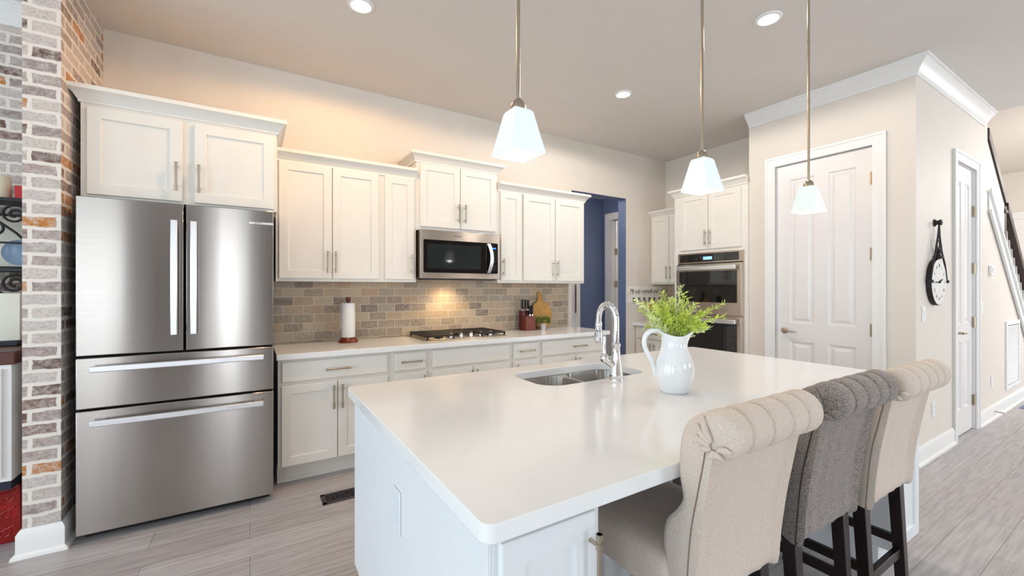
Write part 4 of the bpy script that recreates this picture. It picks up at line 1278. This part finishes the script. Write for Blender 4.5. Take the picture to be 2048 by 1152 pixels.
# pitcher with greenery
JX, JY = 1.555, 1.185
sd = Vector((0.85, -0.526, 0))         # spout side
t = thing('pitcher', 'white ceramic pitcher with looped handle on the island', 'pitcher', (JX, JY, QZ))
prof = [(0.003, 0.0), (0.056, 0.0), (0.061, 0.006), (0.062, 0.012), (0.072, 0.040), (0.0815, 0.075), (0.083, 0.095), (0.078, 0.125), (0.068, 0.155), (0.058, 0.180), (0.0525, 0.200), (0.0515, 0.215), (0.054, 0.232), (0.060, 0.248)]
inn = [(r - 0.0045, h) for r, h in prof[::-1] if h > 0.006] + [(0.003, 0.006)]
b = MB()
rings = []
SEG = 48
for r, h in prof + inn:
    ring = []
    for k in range(SEG):
        a = 2 * pi * k / SEG
        d = Vector((cos(a), sin(a), 0))
        f = max(0.0, d.dot(sd))
        lip = max(0.0, (h - 0.19) / 0.058)
        rr = r * (1 + 0.55 * (f ** 6) * lip ** 1.5) * (1 + 0.0)
        zz = h + 0.024 * (f ** 4) * lip ** 2 + 0.012 * max(0.0, -d.dot(sd)) ** 3 * lip ** 2 - 0.006 * lip * (1 - abs(d.dot(sd)))
        ring.append((JX + d.x * rr, JY + d.y * rr, QZ + zz))
    rings.append(ring)
b.rings(rings, True, True)
b.build('body', M['ceramic'], t, smooth=60)
b = MB()
hp = [(0.046, 0.246), (0.066, 0.262), (0.098, 0.262), (0.124, 0.238), (0.128, 0.200), (0.112, 0.160), (0.092, 0.120), (0.084, 0.085), (0.080, 0.068)]
def bez(pts, n):
    out = []
    m = len(pts)
    for i in range(m - 1):
        p0, p1, p2, p3 = (Vector(pts[max(0, i - 1)]), Vector(pts[i]), Vector(pts[i + 1]), Vector(pts[min(m - 1, i + 2)]))
        for k in range(n):
            u = k / n
            out.append(0.5 * ((2 * p1) + (-p0 + p2) * u + (2 * p0 - 5 * p1 + 4 * p2 - p3) * u * u + (-p0 + 3 * p1 - 3 * p2 + p3) * u ** 3))
    out.append(Vector(pts[-1]))
    return out
path = [(JX - sd.x * q.x, JY - sd.y * q.x, QZ + q.y) for q in bez([Vector(p) for p in hp], 5)]
b.tube(path, [0.0115 - 0.003 * (k / len(path)) for k in range(len(path))], 12)
b.build('handle', M['ceramic'], t, smooth=60)

t = thing('fern_bunch', 'bunch of bright green needle-leaved sprigs standing in the white pitcher', 'greenery', (JX, JY, QZ + 0.2))
rnd = random.Random(11)
cr = Vector((0.85, -0.526, 0)); cf = Vector((0.526, 0.85, 0))
sprigs = []
for k in range(40):
    r = rnd.uniform(-1, 1); f = rnd.uniform(-0.8, 0.8)
    sprigs.append((r * 0.125, f * 0.09, rnd.uniform(0.05, 0.16) - abs(r) * 0.03))
sprigs += [(-0.165, 0.0, 0.145), (-0.14, 0.03, 0.10), (0.215, 0.0, 0.130), (0.20, -0.03, 0.075), (0.03, 0.0, 0.205), (-0.045, 0.02, 0.175), (0.055, 0.03, 0.17), (0.15, 0.02, 0.10), (-0.11, -0.05, 0.07), (0.0, -0.07, 0.09), (-0.07, -0.06, 0.12), (0.10, -0.06, 0.04), (0.14, -0.02, 0.02)]
for i, (r, f, h) in enumerate(sprigs):
    q = MB()
    p0 = Vector((JX, JY, QZ + 0.205)) + cr * r * 0.14 + cf * f * 0.14
    p2 = Vector((JX, JY, QZ + 0.252 + h)) + cr * r + cf * f
    p1 = p0 + Vector((0, 0, 0.05 + h * 0.45)) + cr * r * 0.25 + cf * f * 0.25
    L = []
    for k in range(12):
        u = k / 11
        L.append(p0 * (1 - u) ** 2 + p1 * 2 * u * (1 - u) + p2 * u * u)
    q.tube(L, 0.0013, 5)
    for k in range(46):
        u = 0.30 + 0.70 * k / 45
        P = p0 * (1 - u) ** 2 + p1 * 2 * u * (1 - u) + p2 * u * u
        T = ((p1 - p0) * (1 - u) + (p2 - p1) * u).normalized()
        a = rnd.uniform(0, 2 * pi)
        s = T.orthogonal().normalized(); s2 = T.cross(s)
        D = (s * cos(a) + s2 * sin(a)) * 0.9 + T * 0.75
        leaf(q, P, D, Vector((rnd.uniform(-1, 1), rnd.uniform(-1, 1), rnd.uniform(-1, 1))), rnd.uniform(0.018, 0.032) * (1.2 - 0.4 * u), 0.0062)
    q.build('sprig', M['fern_tip'] if i % 4 == 0 else M['fern'], t, smooth=0)

# ------------------------------------------------------------------ bar stools
def catmull(pts, n, closed=True):
    out = []
    m = len(pts)
    for i in range(m):
        p0, p1, p2, p3 = (Vector(pts[(i + j - 1) % m]) for j in range(4))
        for k in range(n):
            u = k / n
            out.append(0.5 * ((2 * p1) + (-p0 + p2) * u + (2 * p0 - 5 * p1 + 4 * p2 - p3) * u * u + (-p0 + 3 * p1 - 3 * p2 + p3) * u ** 3))
    return out
def make_stool(label, cloth, seam):
    """local frame: x across, y=0 at the foot of the back panel, +y towards the counter"""
    t = thing('bar_stool', label, 'bar stool', (0, 0, 0), 'bar stools along the island')
    hw0, hw1 = 0.197, 0.207
    # backrest: side silhouette, swept across
    # outer line (facing the room), then inner tufted line
    outer = [(0.000, 0.562), (-0.004, 0.66), (-0.016, 0.776), (-0.034, 0.867), (-0.047, 0.930), (-0.060, 0.985), (-0.062, 1.020)]
    inner_ = [(-0.034, 1.058), (0.002, 1.036), (0.022, 0.995), (0.030, 0.940), (0.029, 0.880), (0.022, 0.836), (0.040, 0.800), (0.072, 0.758), (0.082, 0.700), (0.074, 0.640), (0.062, 0.562)]
    sil = catmull([Vector((p[0], p[1])) for p in outer + inner_], 3)
    q = MB()
    NX = 27
    rings = []
    for i in range(NX):
        s = -1 + 2 * i / (NX - 1)
        edge = abs(s)
        ring = []
        for p in sil:
            hw = hw0 + (hw1 - hw0) * (p.y - 0.56) / 0.45
            y, z = p.x, p.y
            # vertical channels on the inner side
            inside = max(0.0, min(1.0, (y + 0.03 - (-(z - 0.56) * 0.14)) / 0.05))
            ch = abs(sin(pi * 2.5 * (s + 1)))
            y = y + inside * (0.008 * (ch ** 0.6 - 1.0)) - inside * 0.016 * max(0, (edge - 0.93) / 0.07) ** 2
            ring.append((s * hw, y, z))
        rings.append(ring)
    q.rings(rings, True, True)
    back = q.build('backrest', cloth, t, smooth=60, local=True)
    # piping down both side edges of the rear panel
    for sgn in (-1, 1):
        q = MB()
        pts = []
        for p in catmull([Vector(p) for p in outer[:6]], 4)[:20]:
            hw = hw0 + (hw1 - hw0) * (p.y - 0.56) / 0.45
            pts.append((sgn * (hw + 0.0005), p.x + 0.003, p.y))
        q.tube(pts, 0.0020, 6)
        q.build('piping', seam, t, local=True)
    # rolled top with channel pleats
    q = MB()
    ry, rz, R0 = -0.078, 1.022, 0.0545
    hwr = 0.214
    grooves = [-0.64, -0.22, 0.20, 0.58]
    st = sorted(set([-1.0, -0.99, -0.97, -0.93, -0.88, -0.82, 0.88, 0.93, 0.97, 0.99, 1.0] + [g + d for g in grooves for d in (-0.12, -0.06, -0.03, -0.012, 0, 0.012, 0.03, 0.06, 0.12)] + [k / 10 for k in range(-8, 9)]))
    rings = []
    for s in st:
        e = max(0.0, (abs(s) - 0.86) / 0.14)
        r = R0 * sqrt(max(0.02, 1 - 0.75 * e ** 2.5))
        for g in grooves:
            dd = abs(s - g)
            r -= 0.0075 * math.exp(-(dd / 0.022) ** 2) + 0.003 * math.exp(-(dd / 0.09) ** 2)
        ring = []
        for k in range(32):
            a = 2 * pi * k / 32
            ring.append((s * hwr, ry + r * 1.02 * cos(a), rz + r * 1.06 * sin(a)))
        rings.append(ring)
    q.rings(rings, True, True)
    q.build('rolled_top', cloth, t, smooth=60, local=True)
    # gathered fabric folds at both ends of the roll
    for sgn in (-1, 1):
        q = MB()
        for k in range(7):
            a = radians(-150 + 34 * k)
            p0 = Vector((sgn * hwr * 0.985, ry + 0.048 * cos(a), rz + 0.050 * sin(a)))
            p2 = Vector((sgn * (hwr + 0.004), ry - 0.004 + 0.010 * cos(a), rz - 0.020 + 0.010 * sin(a)))
            p1 = (p0 + p2) / 2 + Vector((sgn * 0.006, 0.004 * sin(k * 2.1), 0.004 * cos(k * 1.7)))
            q.tube([p0, p0 * 0.4 + p1 * 0.6, p1, p1 * 0.4 + p2 * 0.6, p2], [0.003, 0.0075, 0.0085, 0.007, 0.004], 8)
        q.build('gathered_end', cloth, t, smooth=60, local=True)
    # seat
    q = MB()
    rings = []
    sx, y0s, y1s = 0.200, 0.050, 0.475
    for ins, z in ((0.012, 0.553), (0.002, 0.558), (0.0, 0.575), (0.0, 0.635), (0.006, 0.652), (0.022, 0.664), (0.06, 0.672), (0.12, 0.676)):
        rings.append([(x, y, z) for x, y in rrect(-sx + ins, sx - ins, y0s + ins, y1s - ins, max(0.01, 0.03 - ins * 0.1), 5)])
    q.rings(rings, True, True)
    q.build('seat', cloth, t, smooth=50, local=True)
    # legs
    LW = 0.021
    for lx, ly, dy in ((-0.172, 0.030, -0.030), (0.172, 0.030, -0.030), (-0.170, 0.440, 0.004), (0.170, 0.440, 0.004)):
        q = MB()
        k = 0.80
        q.hexa([(lx - LW * k, ly + dy - LW * k, 0.0), (lx + LW * k, ly + dy - LW * k, 0.0), (lx + LW * k, ly + dy + LW * k, 0.0), (lx - LW * k, ly + dy + LW * k, 0.0)],
               [(lx - LW, ly - LW, 0.5525 if ly > 0.2 else 0.5615), (lx + LW, ly - LW, 0.5525 if ly > 0.2 else 0.5615), (lx + LW, ly + LW, 0.5525 if ly > 0.2 else 0.5615), (lx - LW, ly + LW, 0.5525 if ly > 0.2 else 0.5615)])
        q.build('leg', M['espresso'], t, bevel=0.002, local=True)
    for sgn in (-1, 1):
        q = MB(); q.box(sgn * 0.171 - 0.010, sgn * 0.171 + 0.010, 0.035, 0.423, 0.300, 0.335); q.build('stretcher', M['espresso'], t, bevel=0.002, local=True)
    q = MB(); q.box(-0.154, 0.154, 0.006, 0.028, 0.258, 0.294); q.build('stretcher', M['espresso'], t, bevel=0.002, local=True)
    q = MB(); q.box(-0.152, 0.152, 0.430, 0.452, 0.20, 0.236); q.build('stretcher', M['espresso'], t, bevel=0.002, local=True)
    return t
s1 = make_stool('beige upholstered bar stool nearest the camera, with rolled back', M['linen'], M['seam'])
s1.location = (1.108, 0.655, 0)
s2 = make_stool('grey tweed upholstered bar stool in the middle', M['tweed'], M['seam_dark'])
s2.location = (1.652, 0.655, 0)
s3 = copy_tree(s1)
s3['label'] = 'beige upholstered bar stool at the far end of the island'
s3.location = (2.112, 0.630, 0)

# ------------------------------------------------------------------ floor register
t = thing('floor_register', 'dark bronze lattice floor vent between refrigerator and island', 'vent', (0.54, 2.94, 0))
b = MB()
vx0, vx1, vy0, vy1 = 0.389, 0.70, 2.872, 3.012
b.box(vx0, vx1, vy0, vy0 + 0.022, 0.0005, 0.006); b.box(vx0, vx1, vy1 - 0.022, vy1, 0.0005, 0.006)
b.box(vx0, vx0 + 0.024, vy0, vy1, 0.0005, 0.006); b.box(vx1 - 0.024, vx1, vy0, vy1, 0.0005, 0.006)
b.build('frame', M['bronze'], t, bevel=0.001)
b = MB(); b.box(vx0 + 0.02, vx1 - 0.02, vy0 + 0.02, vy1 - 0.02, 0.0003, 0.0012); b.build('duct_shade', M['darkgap'], t)  # flat dark sheet, stands for the shade below the lattice
b = MB()
n = 9
for k in range(n + 1):
    x = vx0 + 0.024 + (vx1 - vx0 - 0.048) * k / n
    b.box(x - 0.0025, x + 0.0025, vy0 + 0.02, vy1 - 0.02, 0.0013, 0.0045)
for k in (1, 2, 3):
    y = vy0 + 0.022 + (vy1 - vy0 - 0.044) * k / 4
    b.box(vx0 + 0.02, vx1 - 0.02, y - 0.0025, y + 0.0025, 0.0013, 0.0045)
for k in range(n):
    x = vx0 + 0.024 + (vx1 - vx0 - 0.048) * (k + 0.5) / n
    y = (vy0 + vy1) / 2 + (0.024 if k % 2 else -0.024)
    b.cyl((x, y, 0), 0.010, 0.0013, 0.0046, 'z', 8)
b.build('lattice', M['bronze'], t, smooth=0)

# ------------------------------------------------------------------ dining corner seen left of the brick column
t = thing('sideboard', 'white sideboard with dark plank top, left of the brick column', 'sideboard', (-1.7, 3.45, 0))
b = MB(); b.box(-2.4, -1.03, 3.20, 3.66, 0.967, 1.034); b.build('top', M['walnut'], t, bevel=0.004)
b = MB(); b.box(-2.36, -1.045, 3.215, 3.64, 0.365, 0.9665); b.build('body', M['trim'], t, bevel=0.003)
b = MB(); b.box(-2.36, -1.045, 3.212, 3.64, 0.322, 0.3645); b.build('plinth', M['navy'], t, bevel=0.002)
for lx in (-2.33, -1.36):
    for ly in (3.24, 3.61):
        b = MB(); b.box(lx - 0.025, lx + 0.025, ly - 0.025, ly + 0.025, 0.0, 0.3215); b.build('leg', M['navy'], t)
d = shaker(FY(3.215), -1.70, -1.075, 0.39, 0.945, 'door', M['trim'], t)
d = shaker(FY(3.215), -2.34, -1.715, 0.39, 0.945, 'door', M['trim'], t)
t = thing('tin_chest', 'red embossed metal chest on the floor beneath the sideboard', 'chest', (-1.6, 3.43, 0))
b = MB(); b.box(-2.25, -1.05, 3.33, 3.575, 0.0005, 0.31); b.build('body', M['red'], t, bevel=0.006)
b = MB()
rnd = random.Random(5)
for i in range(9):
    for j in range(3):
        cx, cz = -1.11 - i * 0.095, 0.058 + j * 0.095
        pts = []
        for k in range(18):
            a = 4.2 * pi * k / 17 * 0.8 + i + j
            rr = 0.006 + 0.034 * k / 17
            pts.append((cx + rr * cos(a), 3.329, cz + rr * sin(a)))
        b.tube(pts, 0.0045, 6)
        b.tube([(cx - 0.045, 3.329, cz - 0.03), (cx - 0.01, 3.328, cz + 0.012), (cx + 0.04, 3.329, cz + 0.035)], 0.0045, 6)
b.build('embossing', M['red'], t)
def scroll(q, cx, cz, y, s, flip, r=0.007):
    pts = []
    for k in range(26):
        u = k / 25
        a = 3.6 * pi * u * flip + (0 if flip > 0 else pi)
        rr = s * (1 - 0.82 * u)
        pts.append((cx + rr * cos(a), y, cz + rr * sin(a)))
    q.tube(pts, r, 7)
def iron_shelf(z, label, h):
    t = thing('wall_shelf', label, 'shelf', (-1.6, WY - 0.12, z))
    q = MB(); q.box(-2.1, -1.135, 3.66, WY - 0.011, z - 0.022, z); q.build('shelf_board', M['black'], t, bevel=0.003)
    q = MB()
    for i in range(5):
        x = -1.235 - i * 0.20
        scroll(q, x + 0.045, z - 0.022 - h * 0.30, 3.70, h * 0.26, 1)
        scroll(q, x - 0.045, z - 0.022 - h * 0.66, 3.70, h * 0.24, -1)
        q.tube([(x - 0.10, 3.70, z - 0.022), (x - 0.03, 3.70, z - 0.022 - h * 0.45), (x + 0.05, 3.70, z - 0.022 - h * 0.75), (x + 0.098, 3.70, z - 0.022 - h)], 0.007, 7)
    q.box(-2.1, -1.135, 3.693, 3.707, z - 0.028 - h, z - 0.016 - h)
    q.box(-1.142, -1.135, 3.68, WY - 0.011, z - 0.028 - h, z - 0.02)
    q.build('scrollwork', M['iron'], t)
iron_shelf(1.890, 'upper black iron shelf with scrollwork on the brick wall', 0.24)
iron_shelf(1.478, 'lower black iron shelf with scrollwork on the brick wall', 0.24)
b = MB(); b.lathe([(0.047, 0.0), (0.048, 0.004), (0.048, 0.125), (0.044, 0.130), (0.012, 0.124)], (-1.262, 3.735, 1.8904), 28); o = b.build('pillar_candle', M['candle']); tag(o, 'thick cream candle on the upper iron shelf', 'candle')
b = MB(); b.box(-1.192, -1.138, 3.70, 3.80, 1.8904, 1.972); o = b.build('gift_box', M['redbox'], bevel=0.003); tag(o, 'small red box on the upper iron shelf beside the candle', 'box')
t = thing('picture_frame', 'white print in a black frame standing on the lower iron shelf', 'picture', (-1.30, 3.82, 1.478))
b = MB(); b.box(-1.60, -1.165, 3.845, 3.857, 1.4785, 1.80); b.build('print', M['creamboard'], t)
b = MB()
for x0, x1, z0, z1 in ((-1.615, -1.60, 1.4785, 1.815), (-1.165, -1.15, 1.4785, 1.815), (-1.60, -1.165, 1.80, 1.815), (-1.60, -1.165, 1.4785, 1.493)):
    b.box(x0, x1, 3.838, 3.857, z0, z1)
b.build('frame', M['black'], t)
b = MB(); b.lathe([(0.004, 0.0), (0.052, 0.0), (0.076, -0.010), (0.078, -0.013), (0.050, -0.004), (0.004, -0.004)], (-1.190, 3.78, 1.575), 36, 'y'); o = b.build('plate', M['plate']); tag(o, 'blue round plate propped on the lower iron shelf', 'plate')
t = thing('display_panel', 'cream panel on a dark stand on top of the sideboard', 'decoration', (-1.2, 3.5, 1.034))
b = MB(); b.box(-1.42, -1.115, 3.50, 3.60, 1.0345, 1.062); b.build('stand', M['navy'], t, bevel=0.003)
b = MB(); b.box(-1.215, -1.115, 3.53, 3.56, 1.0625, 1.33); b.build('panel', M['creamboard'], t, bevel=0.002)
b = MB(); b.box(-1.40, -1.217, 3.53, 3.57, 1.0625, 1.30); b.build('dark_panel', M['navy'], t, bevel=0.002)

# hanging strip beyond the back counter
t = thing('wall_hanging', 'narrow brown carved strip hanging in the hall opening past the backsplash', 'decoration', (4.19, HBY - 0.03, 1.2))
b = MB()
for k in range(26):
    z = 0.99 + k * 0.0165
    b.lathe([(0.004, -0.008), (0.017 if k % 3 else 0.012, -0.003), (0.017 if k % 3 else 0.012, 0.003), (0.004, 0.008)], (4.203, HBY - 0.045, z), 10)
b.build('beads', M['bead'], t)
b = MB(); b.tube([(4.203, HBY - 0.045, 0.98), (4.203, HBY - 0.045, 1.62)], 0.003, 6); b.tube([(4.203, HBY - 0.045, 1.62), (4.203, HBY - 0.001, 1.62)], 0.004, 6); b.build('cord', M['bead'], t)

# added fill lights without fixtures, brightening the neighbouring rooms
l = bpy.data.lights.new('laundry_fill', 'POINT'); l.energy = 60; l.color = (0.92, 0.97, 1.0); l.shadow_soft_size = 0.1
o = bpy.data.objects.new('laundry_fill', l); COL.objects.link(o); o.location = (5.7, 4.9, 2.5)
l = bpy.data.lights.new('hall_fill', 'POINT'); l.energy = 16; l.color = (1.0, 0.93, 0.86); l.shadow_soft_size = 0.1
o = bpy.data.objects.new('hall_fill', l); COL.objects.link(o); o.location = (3.6, 4.5, 2.65)
l = bpy.data.lights.new('foyer_fill', 'POINT'); l.energy = 230; l.color = (1.0, 0.98, 0.95); l.shadow_soft_size = 0.15
o = bpy.data.objects.new('foyer_fill', l); COL.objects.link(o); o.location = (9.2, -0.4, 2.9)
